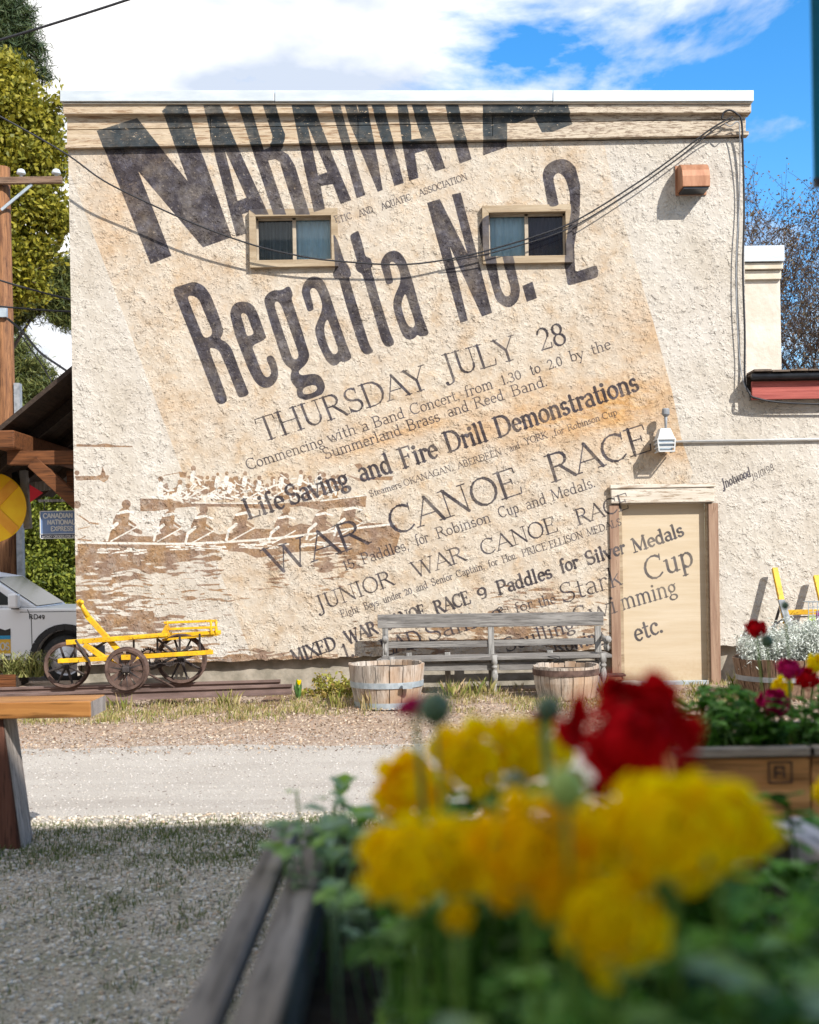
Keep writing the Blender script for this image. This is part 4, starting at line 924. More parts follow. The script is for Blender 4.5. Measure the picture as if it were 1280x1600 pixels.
# awning on the left side
t = thing('awning_roof', 'dark timber awning roof sloping down from the left side wall', 'awning', (XL, 13.6, 3.0))
A_, B_ = P(121, 573, 13.6), P(-90, 748, 13.6)
dn = (B_-A_).normalized(); nn = Vector((-dn.z, 0, dn.x)); nn = nn if nn.z > 0 else -nn
nb = 14; Lr = (B_-A_).length
for i in range(nb):
    a = 13.6+i*.3
    MB().add([tuple(Vector((A_.x, y, A_.z))+nn*h+dn*l) for y in (a, a+.29) for l in (0, Lr) for h in (0, .05)],
             [(0,1,3,2),(4,6,7,5),(0,4,5,1),(2,3,7,6),(0,2,6,4),(1,5,7,3)]).obj('roof_board', M_SOFFIT, t)
for y in (14.4, 15.6, 16.8):
    MB().beam(Vector((A_.x, y, A_.z))-nn*.07, Vector((B_.x, y, B_.z))-nn*.07, .06, .12, nn).obj('rafter', M_SOFFIT, t)
c = P(15, 689, 13.62)
MB().beam((c.x, 13.45, c.z), (c.x, 17.6, c.z), .22, .21).obj('purlin', M_BEAM, t, bevel=.02)
a, c = P(14, 716, 13.75), P(124, 716, 13.75)
MB().beam((a.x, 13.75, a.z), (c.x-.02, 13.75, a.z-.01), .14, .16).obj('tie_beam', M_BEAM, t, bevel=.006)
a, c = P(52, 722, 13.72), P(128, 792, 13.72)
MB().beam(a, c, .12, .15).obj('brace', M_BEAM, t, bevel=.006)
a, c = P(104, 736, 13.9), P(124, 780, 13.9)
MB().box((a.x, 13.9, c.z), (c.x, 14.0, a.z)).obj('bracket_board', M_BEAM, t)

# the sign hung under the brace
def stroke_text(mb, s, org, wid, h, th, y, thin=None):
    adv = sum(GL[c][0] for c in s); k = wid/adv; x = 0; thin = thin or th
    for ch in s:
        a, stt = GL[ch]
        def f(gx, gy): return (org[0]+(x+gx)*k, y, org[1]+gy*h)
        for q in stt:
            if q[0] in 'Ll': mb.beam(f(q[1], q[2]), f(q[3], q[4]), .004, th if q[0] == 'L' else thin, (0, 0, 1) if abs(q[4]-q[2]) < .5 else (1, 0, 0))
            elif q[0] == 'A':
                n = max(5, int(abs(q[6]-q[5])/30)); pr = None
                for i in range(n+1):
                    an = R(q[5]+(q[6]-q[5])*i/n); p = f(q[1]+q[3]*math.cos(an), q[2]+q[4]*math.sin(an))
                    if pr: mb.beam(pr, p, .004, th, (p[2]-pr[2], 0, pr[0]-p[0]))
                    pr = p
        x += a
D = 13.95
a, c = P(63, 842, D), P(150, 797, D)
t = thing('express_sign', 'blue and white railway express sign behind the building corner', 'sign', (a.x, D, a.z))
MB().box((a.x, D, a.z), (c.x, D+.02, c.z)).obj('panel', M_SIGNB, t)
MB().box((a.x, D-.004, a.z), (c.x, D-.001, a.z+.05)).obj('lower_band', M_NAVY, t)
b = MB()
for q in (((a.x,a.z),(c.x,a.z+.008)), ((a.x,c.z-.008),(c.x,c.z)), ((a.x,a.z),(a.x+.008,c.z)), ((a.x,a.z+.052),(c.x,a.z+.058))): b.box((q[0][0], D-.008, q[0][1]), (q[1][0], D-.003, q[1][1]))
b.obj('border', M_SIGNW, t)
b = MB(); zz_ = c.z
stroke_text(b, 'CANADIAN', (a.x+.04, zz_-.085), .345, .056, .012, D-.006)
stroke_text(b, 'NATIONAL', (a.x+.085, zz_-.16), .325, .054, .012, D-.006)
stroke_text(b, 'EXPRESS', (a.x+.125, zz_-.235), .26, .052, .011, D-.006); stroke_text(b, 'CO', (a.x+.415, zz_-.235), .09, .052, .011, D-.006)
stroke_text(b, 'MONEY ORDERS FOR SALE', (a.x+.03, a.z+.012), .42, .026, .005, D-.008)
stuff(b.obj('lettering', M_SIGNW, t))
MB().tube([(a.x+.05, D+.01, c.z), (a.x+.05, D+.01, c.z+.12)], .006, 6).obj('hanger', M_BLACK, t)
MB().beam((a.x-.02, D+.02, c.z+.12), (c.x, D+.02, c.z+.12), .02, .03).obj('hanger_rail', M_GREYV, t)

# round crossing sign on its dark signal mast
c = P(-14, 793, 15.0); rs_ = 55*15/F
t = thing('crossing_sign', 'round yellow railway sign with faded orange cross by the pole', 'sign', (c.x, 15.0, 0))
MB().lathe([(0,0),(rs_,0),(rs_,.02),(0,.02)], (c.x, 15.0, c.z), 48, 'y').obj('disc', M_YELS, t)
b = MB()
for s in (-1, 1): b.beam((c.x-rs_*.68, 14.995, c.z-s*rs_*.68), (c.x+rs_*.68, 14.995, c.z+s*rs_*.68), .006, .13)
b.obj('cross', M_ORS, t)
MB().tube([(c.x-.03, 15.08, -.3), (c.x-.03, 15.08, c.z+.9)], .045, 10).obj('post', M_GREYPL, t)
a = P(37, 735, 15.2); e = P(44, 826, 15.2)
t = thing('signal_mast', 'dark grey upright signal arm just right of the round sign', 'signal', (a.x, 15.2, 0))
MB().beam((a.x, 15.2, a.z), (e.x, 15.2, e.z), .10, .09).obj('arm', M_GREYPL, t, bevel=.01)
MB().beam((a.x-.12, 15.22, a.z-.02), (a.x+.02, 15.22, a.z-.55), .06, .08).obj('lamp_box', M_BLACK, t, bevel=.01)
MB().beam((a.x-.6, 15.26, a.z-.12), (a.x+.05, 15.26, a.z-.12), .03, .05).obj('side_arm', M_BLACK, t)
MB().tube([(a.x-.58, 15.3, -.3), (a.x-.58, 15.3, a.z+.1)], .035, 8).obj('post', M_BLACK, t)
MB().beam(P(45, 762, 15.3), P(78, 758, 15.3), .05, .12).obj('crosspiece', M_GREYV, t)
for (x0_, y0_, x1_, y1_, x2_, y2_, lb) in ((46,757,67,770,47,785,'small red pennant flag right of the signal arm'), (-6,692,12,702,-4,712,'red and white flag tip at the left edge under the beam')):
    p = [P(x0_, y0_, 14.9), P(x1_, y1_, 14.92), P(x2_, y2_, 14.9)]
    o = MB().add([tuple(v) for v in p]+[tuple(v+Vector((0, .01, 0))) for v in p], [(0,1,2),(5,4,3),(0,3,4,1),(1,4,5,2),(2,5,3,0)]).obj('pennant', M_FLAGR, None)
    tag(top(o, p[0]), lb, 'flag')

# utility pole
PD = 22.4; c = P(3, 280, PD)
t = thing('utility_pole', 'orange brown timber utility pole with a crossarm', 'pole', (c.x, PD, -.6))
MB().tube([(c.x-.03, PD, -.6), (c.x, PD, 4), (c.x, PD, P(3, 262, PD).z)], [.20, .175, .15], 14).obj('shaft', M_POLE, t, smooth=True)
a, e = P(-70, 282, PD-.2), P(97, 281, PD-.2)
MB().beam((a.x, PD-.2, e.z), (e.x, PD-.2, e.z), .10, .12).obj('crossarm', M_ARM, t, bevel=.006)
MB().beam(P(50, 288, PD-.2), P(2, 328, PD-.2), .03, .05).obj('arm_brace', M_GALV, t)
for px_i in (33, 88):
    q = P(px_i, 275, PD-.2)
    MB().lathe([(0,-.03),(.03,-.03),(.03,.03),(.08,.035),(.085,.06),(.06,.115),(.03,.13),(0,.135)], (q.x, PD-.2, q.z), 12).obj('insulator', simple('porcelain', (0.45,0.48,0.50), None, rough=0.2), t, smooth=True)
MB().box((c.x-.04, PD-.24, P(0,495,PD).z-.05), (c.x+.12, PD-.16, P(0,485,PD).z)).obj('cable_clamp', M_GALV, t)
MB().box((P(17,200,PD).x, PD-.1, P(0,990,PD).z), (P(26,200,PD).x, PD+.05, P(0,600,PD).z)).obj('riser_guard', M_GREYPL, t)
# ------------------------------------------------------------------ rails and the yellow hand velocipede
def rail(pa, pb, D0, D1, label):
    a, b_ = P(pa[0], pa[1], D0), P(pb[0], pb[1], D1)
    z = .10
    o = MB(); prof = [(-.055,-.1),(.055,-.1),(.055,-.086),(.012,-.075),(.010,-.03),(.034,-.022),(.034,0),(-.034,0),(-.034,-.022),(-.010,-.03),(-.012,-.075),(-.055,-.086)]
    n = len(prof)
    vs = [(a.x, D0+u, a.z+v) for u, v in prof]+[(b_.x, D1+u, b_.z+v) for u, v in prof]
    o.add(vs, [tuple(range(n)), tuple(range(2*n-1, n-1, -1))]+[(i, i+n, (i+1) % n+n, (i+1) % n) for i in range(n)])
    ob = o.obj('rail', M_RAIL, None); top(ob, (b_.x, D1, 0)); return tag(ob, label, 'rail', 'steel rails under the yellow hand cart')
rail((-120, 1078), (438, 1062), 12.75, 12.85, 'rusty steel rail nearest the wall, behind the hand cart')
rail((-120, 1089), (456, 1069), 11.95, 12.15, 'rusty steel rail nearer the road, ending by the tulip')
b = MB()
for i in range(6):
    x = -6.8+i*1.05
    o = MB().box((x, 11.75, -.03), (x+.2, 12.98, .012)).obj('sleeper', M_ARM, None, bevel=.01)
    tag(top(o, (x, 12.3, 0)), ['weathered sleeper furthest left under the rails', 'weathered sleeper under the rails behind the table top end', 'weathered sleeper under the left wheel of the hand cart', 'weathered sleeper under the near wheel of the hand cart', 'weathered sleeper under the rear wheel of the hand cart', 'weathered sleeper near the tulip end of the rails'][i], 'sleeper', 'sleepers under the rails')

def yb(p, q, wd, ht, name, par, m=None, up=(0, 0, 1)): return MB().beam(p, q, wd, ht, up).obj(name, m or M_YEL, par, bevel=.004)
cart = thing('hand_velocipede', 'yellow three wheeled railway hand velocipede standing on the rails', 'rail cart', (P(190, 1060, 12.4).x, 12.4, 0))
def wheel(px, py, D, rpx, tilt, par, nsp, fat=.035, name='wheel'):
    c = P(px, py, D); r = rpx*D/F
    w_ = MB(); pr = [(r-.032,-fat/2),(r-.006,-fat/2-.004),(r,-fat/2+.01),(r-.006,fat/2),(r+.014,fat/2+.004),(r+.014,fat/2+.012),(r-.034,fat/2+.012),(r-.032,-fat/2)]
    w_.lathe(pr, (c.x, D, c.z), 36, 'y')
    o = w_.obj(name, M_RUST, par, smooth=False)
    s = MB()
    for i in range(nsp):
        an = 2*math.pi*i/nsp+.3
        s.tube([(c.x+.03*math.cos(an), D, c.z+.03*math.sin(an)), (c.x+(r-.03)*math.cos(an), D, c.z+(r-.03)*math.sin(an))], [.016, .011], 6)
    s.obj('spokes', M_IRON, o)
    MB().lathe([(0,-.06),(.028,-.06),(.04,-.02),(.04,.03),(.02,.05),(0,.05)], (c.x, D, c.z), 12, 'y').obj('hub', M_IRON, o, smooth=True)
    return c, r, o
Df, Dn = 12.72, 12.0
wheel(104, 1040, Df, 35, 0, cart, 8); wheel(283, 1030, Df, 38, 0, cart, 8)
c, r, o = wheel(197, 1046, Dn, 33, 0, cart, 7, .05)
# pressed web with lens shaped openings on the near wheel
b = MB(); 
for i in range(7):
    an = 2*math.pi*i/7+.3; d_ = Vector((math.cos(an), 0, math.sin(an))); n_ = Vector((-math.sin(an), 0, math.cos(an)))
    c0 = Vector((c.x, Dn-.01, c.z)); b.add([tuple(c0+d_*.05+n_*.03), tuple(c0+d_*(r-.03)+n_*.065), tuple(c0+d_*(r-.03)-n_*.065), tuple(c0+d_*.05-n_*.03)]+[tuple(c0+Vector((0,.02,0))+v) for v in (d_*.05+n_*.03, d_*(r-.03)+n_*.065, d_*(r-.03)-n_*.065, d_*.05-n_*.03)], [(0,1,2,3),(7,6,5,4),(0,4,5,1),(1,5,6,2),(2,6,7,3),(3,7,4,0)])
b.obj('wheel_web', M_RUST, o)
b = MB().box((c.x-.035, Dn-.05, c.z+.10), (c.x+.055, Dn-.03, c.z+.15)); b.obj('yellow_plate', M_YEL, o)
Dm = 12.55
yb(P(104, 1004, Dm), P(262, 992, Dm), .05, .05, 'upper_side_rail', cart)
yb(P(104, 1003, Df+.15), P(345, 988, Df+.15), .05, .045, 'upper_side_rail', cart)
yb(P(91, 1033, Dm-.05), P(170, 1029, Dm-.05), .045, .045, 'lower_side_rail', cart)
yb(P(170, 1029, Dm-.05), P(333, 1019, Dm-.05), .045, .045, 'lower_side_rail', cart)
yb(P(94, 1031, Df+.12), P(330, 1017, Df+.12), .04, .04, 'lower_side_rail', cart)
yb(P(206, 996, Dm), P(265, 991, Dm), .28, .03, 'seat', cart)
yb(P(256, 999, Df), P(342, 991, Df), .20, .022, 'deck_board', cart)
for z_, D_ in ((982, Dm), (982, Df+.12), (972, Dm), (972, Df+.12)):
    yb(P(263 if z_ > 975 else 256, z_+1, D_), P(339, z_-2, D_), .024, .026, 'seat_guard_bar', cart)
for px_i in (262, 330, 338):
    for D_ in (Dm, Df+.12):
        MB().lathe([(0,0),(.02,0),(.012,.03),(.018,.06),(.010,.10),(.018,.14),(0,.15)], tuple(P(px_i, 992, D_)), 8).obj('spindle', M_YEL, cart, smooth=True)
yb(P(255, 992, Dm-.02), P(262, 978, Dm-.02), .03, .05, 'seat_bracket', cart)
lv = yb(P(136, 962, Dm+.05), P(186, 1017, Dm+.05), .045, .055, 'lever', cart)
MB().tube([P(122, 938, Dm+.05), P(129, 949, Dm+.05), P(138, 964, Dm+.05)], [.035, .024, .032], 8).obj('lever_head', M_YEL, lv, smooth=True)
MB().tube([P(128, 941, Dm-.14), P(124, 941, Dm+.22)], .022, 8).obj('handle', M_YEL, lv, smooth=True)
yb(P(132, 1007, Dm), P(172, 1034, Dm), .05, .055, 'drive_arm', cart)
yb(P(172, 1034, Dm), P(184, 1041, Dm), .04, .05, 'drive_arm', cart)
MB().tube([P(118, 1000, Dm-.08), P(128, 1016, Dm-.08), P(140, 1034, Dm-.08)], .012, 6).obj('brake_rod', M_IRON, cart)
MB().tube([P(218, 1046, Dm+.2), P(272, 1074, Dn+.15)], .012, 6).obj('outrigger_rod', M_RUST, cart)
MB().tube([P(197, 1046, Dn), P(200, 1042, Df)], .022, 8).obj('axle', M_IRON, cart)
for px_i, y0, y1 in ((246, 998, 1024), (281, 994, 1022), (312, 990, 1018), (209, 1000, 1014), (117, 1004, 1030)):
    MB().tube([P(px_i, y0, Dm+.02), P(px_i, y1, Dm+.02)], .013, 6).obj('upright', M_IRON, cart)
b = MB(); g0 = P(232, 1027, Dm+.1); 
b.lathe([(.075,-.01),(.092,-.01),(.092,.01),(.075,.01),(.075,-.01)], (g0.x, Dm+.1, g0.z), 24, 'y')
for i in range(24):
    an = i*math.pi/12; b.beam((g0.x+.09*math.cos(an), Dm+.1, g0.z+.09*math.sin(an)), (g0.x+.105*math.cos(an), Dm+.1, g0.z+.105*math.sin(an)), .02, .012)
for i in range(5):
    an = i*2*math.pi/5; b.beam((g0.x, Dm+.1, g0.z), (g0.x+.08*math.cos(an), Dm+.1, g0.z+.08*math.sin(an)), .012, .012)
b.obj('gear', M_IRON, cart)
for p, q in (((245,998),(300,1040)), ((245,1040),(300,1010)), ((283,1030),(235,1046)), ((255,1026),(275,1026)), ((150,1012),(170,1000))):
    MB().tube([P(p[0], p[1], Dm+.1), P(q[0], q[1], Dm+.1)], .014, 6).obj('strut', M_IRON, cart)
b = MB(); rr = random.Random(4)
for i in range(14): 
    q = P(232+i*4.2, 1036+3*math.sin(i), Dm); b.lathe([(.008,-.006),(.018,-.006),(.018,.006),(.008,.006)], (q.x, Dm, q.z), 8, 'y')
b.obj('chain', M_IRON, cart)
for px_i, py_i in ((104,1040),(283,1030),(197,1046)):
    q = P(px_i, py_i, Df-.1 if px_i != 197 else Dn-.06); MB().box((q.x-.035, q.y-.03, q.z-.03), (q.x+.035, q.y+.03, q.z+.03)).obj('bearing', M_IRON, cart, bevel=.008)

# ------------------------------------------------------------------ long grey settee bench
bn = thing('settee_bench', 'long weathered grey wooden bench with open back against the mural', 'bench', (P(768, 1070, 12.9).x, 12.9, 0))
Db, Dfnt = 13.02, 12.62
def pb(p, q, D, wd, ht, name, m=M_GREYW, par=None, bev=.004): return MB().beam(P(p[0], p[1], D), P(q[0], q[1], D), wd, ht).obj(name, m, par or bn, bevel=bev)
pb((590, 971), (943, 966.5), Db-.02, .03, .148, 'back_rail')
pb((605, 1008), (766, 1006), Db, .025, .068, 'back_rail'); pb((770, 1005), (934, 1001.5), Db, .025, .068, 'back_rail')
pb((596, 1030), (951, 1022.5), Dfnt+.2, .44, .034, 'seat')
pb((662, 1042), (770, 1041), Dfnt+.05, .03, .085, 'apron'); pb((780, 1041), (936, 1038), Dfnt+.05, .03, .085, 'apron'); pb((598, 1045), (662, 1043), Dfnt+.05, .03, .085, 'apron')
for px_i, D_ in ((602, Db), (767, Db), (934, Db)):
    a, c = P(px_i, 978, D_), P(px_i, 1030, D_)
    MB().box((a.x-.032, D_-.03, .0), (a.x+.032, D_+.03, a.z)).obj('back_post', M_GREYV, bn, bevel=.005)
tl = [(.0,.42),(.035,.42),(.035,.33),(.022,.32),(.034,.30),(.034,.285),(.02,.275),(.03,.25),(.038,.20),(.03,.14),(.02,.12),(.028,.11),(.022,.09),(.019,.05),(.024,.0),(0,0)]
for px_i in (612, 773, 943):
    c = P(px_i, 1060, Dfnt); MB().lathe(tl[::-1], (c.x, Dfnt, -.01), 12).obj('leg', M_GREYV, bn, smooth=True)
for px_i in (640, 700, 860):
    c = P(px_i, 1060, 12.98); MB().box((c.x-.03, 12.95, 0), (c.x+.03, 13.0, .42)).obj('leg', M_GREYV, bn, bevel=.004)
for px_i, s in ((603, 1), (941, -1)):
    a = P(px_i, 994, Db); pts = [(a.x, Db-.03, a.z), (a.x-.0*s, Db-.16, a.z-.02), (a.x, Db-.30, a.z-.03), (a.x, Dfnt-.0, a.z-.005)]
    MB().tube(pts, [.022, .03, .026, .038], 8).obj('armrest', M_GREYV, bn, smooth=True)
    for k, D_ in enumerate((Dfnt+.04, Dfnt+.12, Dfnt+.2)):
        zt_ = a.z-.03; MB().lathe([(0,0),(.014,0),(.02,(zt_-.43)*.4),(.012,(zt_-.43)*.6),(.014,zt_-.43)], (a.x, D_, .43), 8).obj('arm_spindle', M_GREYV, bn, smooth=True)
pb((590, 1034), (597, 1031), Dfnt+.05, .1, .05, 'seat_end')

# ------------------------------------------------------------------ half barrels
def barrel(px, pyt, pyb, wt, wb, D, label, stave, hoops, ns=17, fill=True):
    ct = P(px, pyt, D); rt = wt/2*D/F; zb_ = 0.0
    rb = wb/2*D/F; h = ct.z
    t = thing('half_barrel', label, 'barrel planter', (ct.x, D, 0), 'half barrels along the wall')
    rr_ = random.Random(px)
    for i in range(ns):
        a0, a1 = 2*math.pi*i/ns+.012, 2*math.pi*(i+1)/ns-.012; hj = h+rr_.uniform(-.008, .008); ro = rr_.uniform(0, .004)
        b = MB(); vs = []
        for zf in (0, .5, 1):
            rad = lerp(rb, rt, zf)+.012*math.sin(math.pi*zf)+ro; z = hj*zf
            for an in (a0, (a0+a1)/2, a1):
                vs.append((ct.x+rad*math.cos(an), D+rad*math.sin(an), z))
            for an in (a1, (a0+a1)/2, a0):
                vs.append((ct.x+(rad-.022)*math.cos(an), D+(rad-.022)*math.sin(an), z))
        fs = []
        for k in range(2):
            for j_ in range(6): fs.append((k*6+j_, k*6+(j_+1) % 6, (k+1)*6+(j_+1) % 6, (k+1)*6+j_))
        fs += [(12,13,16,17),(13,14,15,16),(5,4,1,0),(4,3,2,1)]
        b.add(vs, fs).obj('stave', stave, t)
    for zc_, hh_, m in hoops:
        rad = lerp(rb, rt, zc_/h)+.012*math.sin(math.pi*zc_/h)+.007
        MB().lathe([(rad-.004,-hh_/2),(rad,-hh_/2),(rad+.002,hh_/2),(rad-.004,hh_/2)], (ct.x, D, zc_), 40).obj('hoop', m, t)
    if fill: MB().lathe([(0,0),(rt-.02,0)], (ct.x, D, h-.05), 24).obj('soil', M_SOIL, t)
    return t, ct, h, rt
tb, c, h, rt = barrel(604, 1036, 1100, 118, 98, 11.75, 'half barrel left of the bench with a galvanised hoop', M_BARREL, ((.23, .055, M_GALV), (.03, .06, M_GALV)))
MB().box((c.x+.16, 11.75-rt-.012, .205), (c.x+.25, 11.75-rt+.02, .255)).obj('hoop_rivet_plate', M_GALV, tb)
tb, c, h, rt = barrel(884, 1039, 1088, 102, 88, 12.2, 'half barrel right of the bench front with one rusty hoop', M_BARREL, ((.27, .06, M_RUST),))
cable('wire_twist', [(858,1036,12.2),(872,1030,12.18),(856,1026,12.2),(874,1026,12.2),(873,1038,12.2)], .004, 'bent black wire sticking out of the right half barrel', cat='wire')
tb, cD, hD, rD = barrel(1222, 1026, 1100, 150, 120, 12.0, 'larger reddish half barrel planted with silver foliage', M_BARREL2, ((.2, .05, M_GREYPL),), 22)

# pots
c = P(959, 1075, 12.7)
t = thing('terracotta_pot', 'small terracotta pot beside the door under the bench end', 'pot', (c.x, 12.7, 0))
MB().lathe([(0,0),(.06,0),(.085,.10),(.08,.115),(.1,.12),(.1,.155),(.09,.155),(.075,.06),(0,.06)], (c.x, 12.7, 0), 24).obj('bowl', M_TERRA, t, smooth=False)
MB().box((c.x-.15, 12.62, .16), (c.x+.12, 12.8, .18)).obj('lid', M_RUST, t)
c = P(986, 1075, 12.4)
o = MB().lathe([(0,.135),(.078,.135),(.095,.128),(.10,.10),(.105,0),(.09,0)], (c.x, 12.4, 0), 26).obj('upturned_pot', M_POT, None, smooth=False)
tag(top(o, (c.x, 12.4, 0)), 'pale chalky pot upside down at the foot of the door', 'pot')

# yellow folding frame with a wire basket, leaning at the right
t = thing('yellow_frame_stand', 'yellow and grey garden frame leaning on the wall right of the door', 'stand', (P(1240, 1000, 12.9).x, 12.9, 0))
MB().beam(P(1210.5, 888, 13.2), P(1231, 985, 12.85), .05, .06, (1, 0, 0)).obj('upright', M_YEL, t, bevel=.004)
MB().beam(P(1221, 938, 12.98), P(1240, 1000, 12.6), .03, .07, (1, 0, 0)).obj('grey_leg', M_GREYPL, t, bevel=.003)
MB().beam(P(1229, 957, 12.95), P(1330, 955, 12.95), .03, .055).obj('crossbar', M_YEL, t, bevel=.004)
MB().tube([P(1228, 964, 12.93), P(1330, 962, 12.93)], .008, 6).obj('rod', M_IRON, t)
MB().beam(P(1219, 948, 13.1), P(1206, 992, 12.9), .02, .028, (1, 0, 0)).obj('strut', M_IRON, t)
MB().beam(P(1198, 985, 12.9), P(1226, 966, 12.9), .015, .02).obj('strut', M_GREYPL, t)
MB().beam(P(1275, 900, 13.2), P(1296, 990, 12.85), .05, .06, (1, 0, 0)).obj('upright', M_YEL, t, bevel=.004)
MB().beam(P(1238, 1050, 12.6), P(1242, 995, 12.6), .03, .06, (1, 0, 0)).obj('grey_leg', M_GREYPL, t)
tb = thing('wire_basket', 'wire basket of seed packets hung on the yellow frame', 'basket', tuple(P(1264, 980, 12.7)))
b = MB(); a, c = P(1264, 980, 12.7), P(1320, 940, 12.7)
for i in range(9):
    x = lerp(a.x, c.x, i/8); b.tube([(x, 12.7, a.z), (x, 12.7, c.z)], .004, 4)
for i in range(6):
    z = lerp(a.z, c.z, i/5); b.tube([(a.x, 12.7, z), (c.x, 12.7, z)], .004, 4)
for y in (12.9,):
    b.tube([(a.x, 12.7, a.z), (a.x, y, a.z)], .004, 4); b.tube([(a.x, 12.7, c.z), (a.x, y, c.z), (c.x, y, c.z)], .004, 4)
b.obj('wire_grid', M_GALV, tb)
for i, cc in enumerate(((.35,.5,.03),(.25,.03,.2),(.5,.5,.5),(.08,.25,.06))):
    MB().box((a.x+.01+i*.09, 12.74, a.z+.01), (a.x+.085+i*.09, 12.76, a.z+.12+.05*(i % 2))).obj('packet', simple('packet_%d' % i, cc, None), tb)

# ------------------------------------------------------------------ thick plank table at the left edge
D = 6.0
tp = thing('plank_table', 'thick varnished plank table top on a splayed leg, left foreground', 'table', (P(60, 1300, 6.2).x, 6.1, 0))
a = P(-120, 1120, D); e = P(142, 1120, D); zt_ = P(60, 1097, D).z
MB().box((a.x-1.2, D, zt_-.083), (e.x, D+.29, zt_)).obj('table_top', M_TABLE, tp, bevel=.006)
MB().box((e.x+.0005, D+.004, zt_-.08), (e.x+.0025, D+.286, zt_-.003)).obj('end_grain', M_TABEND, tp)
def leg(x0, x1, m1, m2):
    lt = P(x0, 1124, D+.05); lb = P(x1, 1300, D+.12); z_t = zt_-.083; hw = .11
    for nm, mm, dx0, dx1, y0, y1 in (('leg', m1, -2*hw, 0.0, .045, .245),):
        b = MB(); b.add([(lt.x-.2, D+y0, z_t), (lt.x, D+y0, z_t), (lt.x, D+y1, z_t), (lt.x-.2, D+y1, z_t), (lb.x-.2, D+y0+.02, -.01), (lb.x, D+y0+.02, -.01), (lb.x, D+y1+.02, -.01), (lb.x-.2, D+y1+.02, -.01)],
                        [(0,1,2,3),(7,6,5,4),(4,5,1,0),(5,6,2,1),(6,7,3,2),(7,4,0,3)])
        lg = b.obj(nm, mm, tp, bevel=.006)
        c_ = MB(); c_.add([(lt.x+.002, D+y0+.006, z_t), (lt.x+.002, D+y1-.004, z_t), (lb.x+.002, D+y1+.014, 0), (lb.x+.002, D+y0+.026, 0)], [(0,1,2,3)])
        c_.v += [(v[0]+.003, v[1], v[2]) for v in c_.v]; c_.f = [(0,3,2,1),(4,5,6,7),(0,1,5,4),(1,2,6,5),(2,3,7,6),(3,0,4,7)]
        c_.obj('side_board', m2, lg)
leg(4, 37, M_LEGR, M_TABEND); leg(-400, -433, M_LEGR, M_TABEND)

# ------------------------------------------------------------------ pickup truck in the street behind
TD = 20.0; tx = P(102, 1020, TD).x; tz = -0.55
trk = thing('pickup_truck', 'silver white pickup truck parked behind the building corner', 'truck', (tx, TD+1, tz))
def tq(x, z): return (tx+x, tz+z)
def arch(cx, r, a0, a1, n=8): return [(cx+r*math.cos(R(a0+(a1-a0)*i/n)), .40+r*math.sin(R(a0+(a1-a0)*i/n))) for i in range(n+1)]
body = [(.95,.35),(1.0,.6),(.98,1.0),(.90,1.16),(.2,1.25),(-.46,1.27),(-.75,1.28),(-3.3,1.3),(-3.32,1.38),(-5.0,1.38),(-5.05,.5)]+[(-4.3,.45)]+arch(-3.75,.5,0,180)[::-1][:0]+[(-3.2,.45),(-.55,.40)]+arch(0,.5,180,0)+[(.55,.38)]
b = MB().prism([tq(x, z) for x, z in body], TD, TD+1.9); bd = b.obj('body', M_CARW, trk, bevel=.03)
cab = [(-.48,1.27),(-1.27,1.80),(-1.8,1.90),(-3.0,1.90),(-3.25,1.80),(-3.3,1.3)]
MB().prism([tq(x, z) for x, z in cab], TD+.08, TD+1.82).obj('cab', M_CARW, trk, bevel=.04)
MB().prism([tq(x, z) for x, z in [(-.80,1.33),(-1.34,1.74),(-1.65,1.80),(-2.1,1.80),(-2.1,1.33)]], TD+.07, TD+.075).obj('side_window', M_CARGL, trk)
MB().prism([tq(x, z) for x, z in [(-2.2,1.33),(-2.2,1.80),(-3.0,1.80),(-3.15,1.33)]], TD+.07, TD+.075).obj('side_window', M_CARGL, trk)
b = MB(); p0 = tq(-.52,1.30); p1 = tq(-1.25,1.79)
b.add([(p0[0]+.01,TD+.16,p0[1]+.01),(p0[0]+.01,TD+1.74,p0[1]+.01),(p1[0]+.01,TD+1.68,p1[1]+.01),(p1[0]+.01,TD+.22,p1[1]+.01)], [(0,1,2,3)]).obj('windscreen', M_CARGL, trk)
q = tq(-.86, 1.30)
MB().box((q[0]-.02, TD-.22, q[1]-.02), (q[0]+.14, TD-.03, q[1]+.22)).obj('mirror', M_CARW, trk, bevel=.03)
MB().box((q[0]+.0, TD-.1, q[1]-.04), (q[0]+.1, TD+.08, q[1]+.0)).obj('mirror_arm', M_TRIMB, trk)
b = MB()
for pts in ([(-.55,.45),(-.56,1.1),(-.62,1.25)], [(-1.98,.45),(-1.98,1.28)]):
    for i in range(len(pts)-1):
        p, q = tq(*pts[i]), tq(*pts[i+1]); b.beam((p[0], TD-.001, p[1]), (q[0], TD-.001, q[1]), .004, .012, (1, 0, 0))
b.obj('door_gap', M_TRIMB, trk)
b = MB(); pr = [(.50,0),(.60,0)]
pts = arch(0, .55, 180, 0, 12)
for i in range(12):
    p, q = tq(*pts[i]), tq(*pts[i+1]); b.beam((p[0], TD-.012, p[1]), (q[0], TD-.012, q[1]), .03, .10, (0, 0, 1))
b.obj('arch_trim', M_TRIMB, trk)
for cx in (0, -3.75):
    q = tq(cx, .40)
    wh = MB().lathe([(.27,-.12),(.40,-.10),(.42,0),(.40,.12),(.27,.12)], (q[0], TD+.12, q[1]), 28, 'y').obj('wheel', M_TYRE, trk, smooth=True)
    MB().lathe([(0,-.07),(.05,-.08),(.24,-.05),(.27,-.10)], (q[0], TD+.12, q[1]), 20, 'y').obj('rim', M_CHROME, wh)
    b = MB().lathe([(.0,.05),(.5,.05)], (q[0], TD+.12, q[1]), 20, 'y'); b.obj('wheel_well', M_TRIMB, trk)
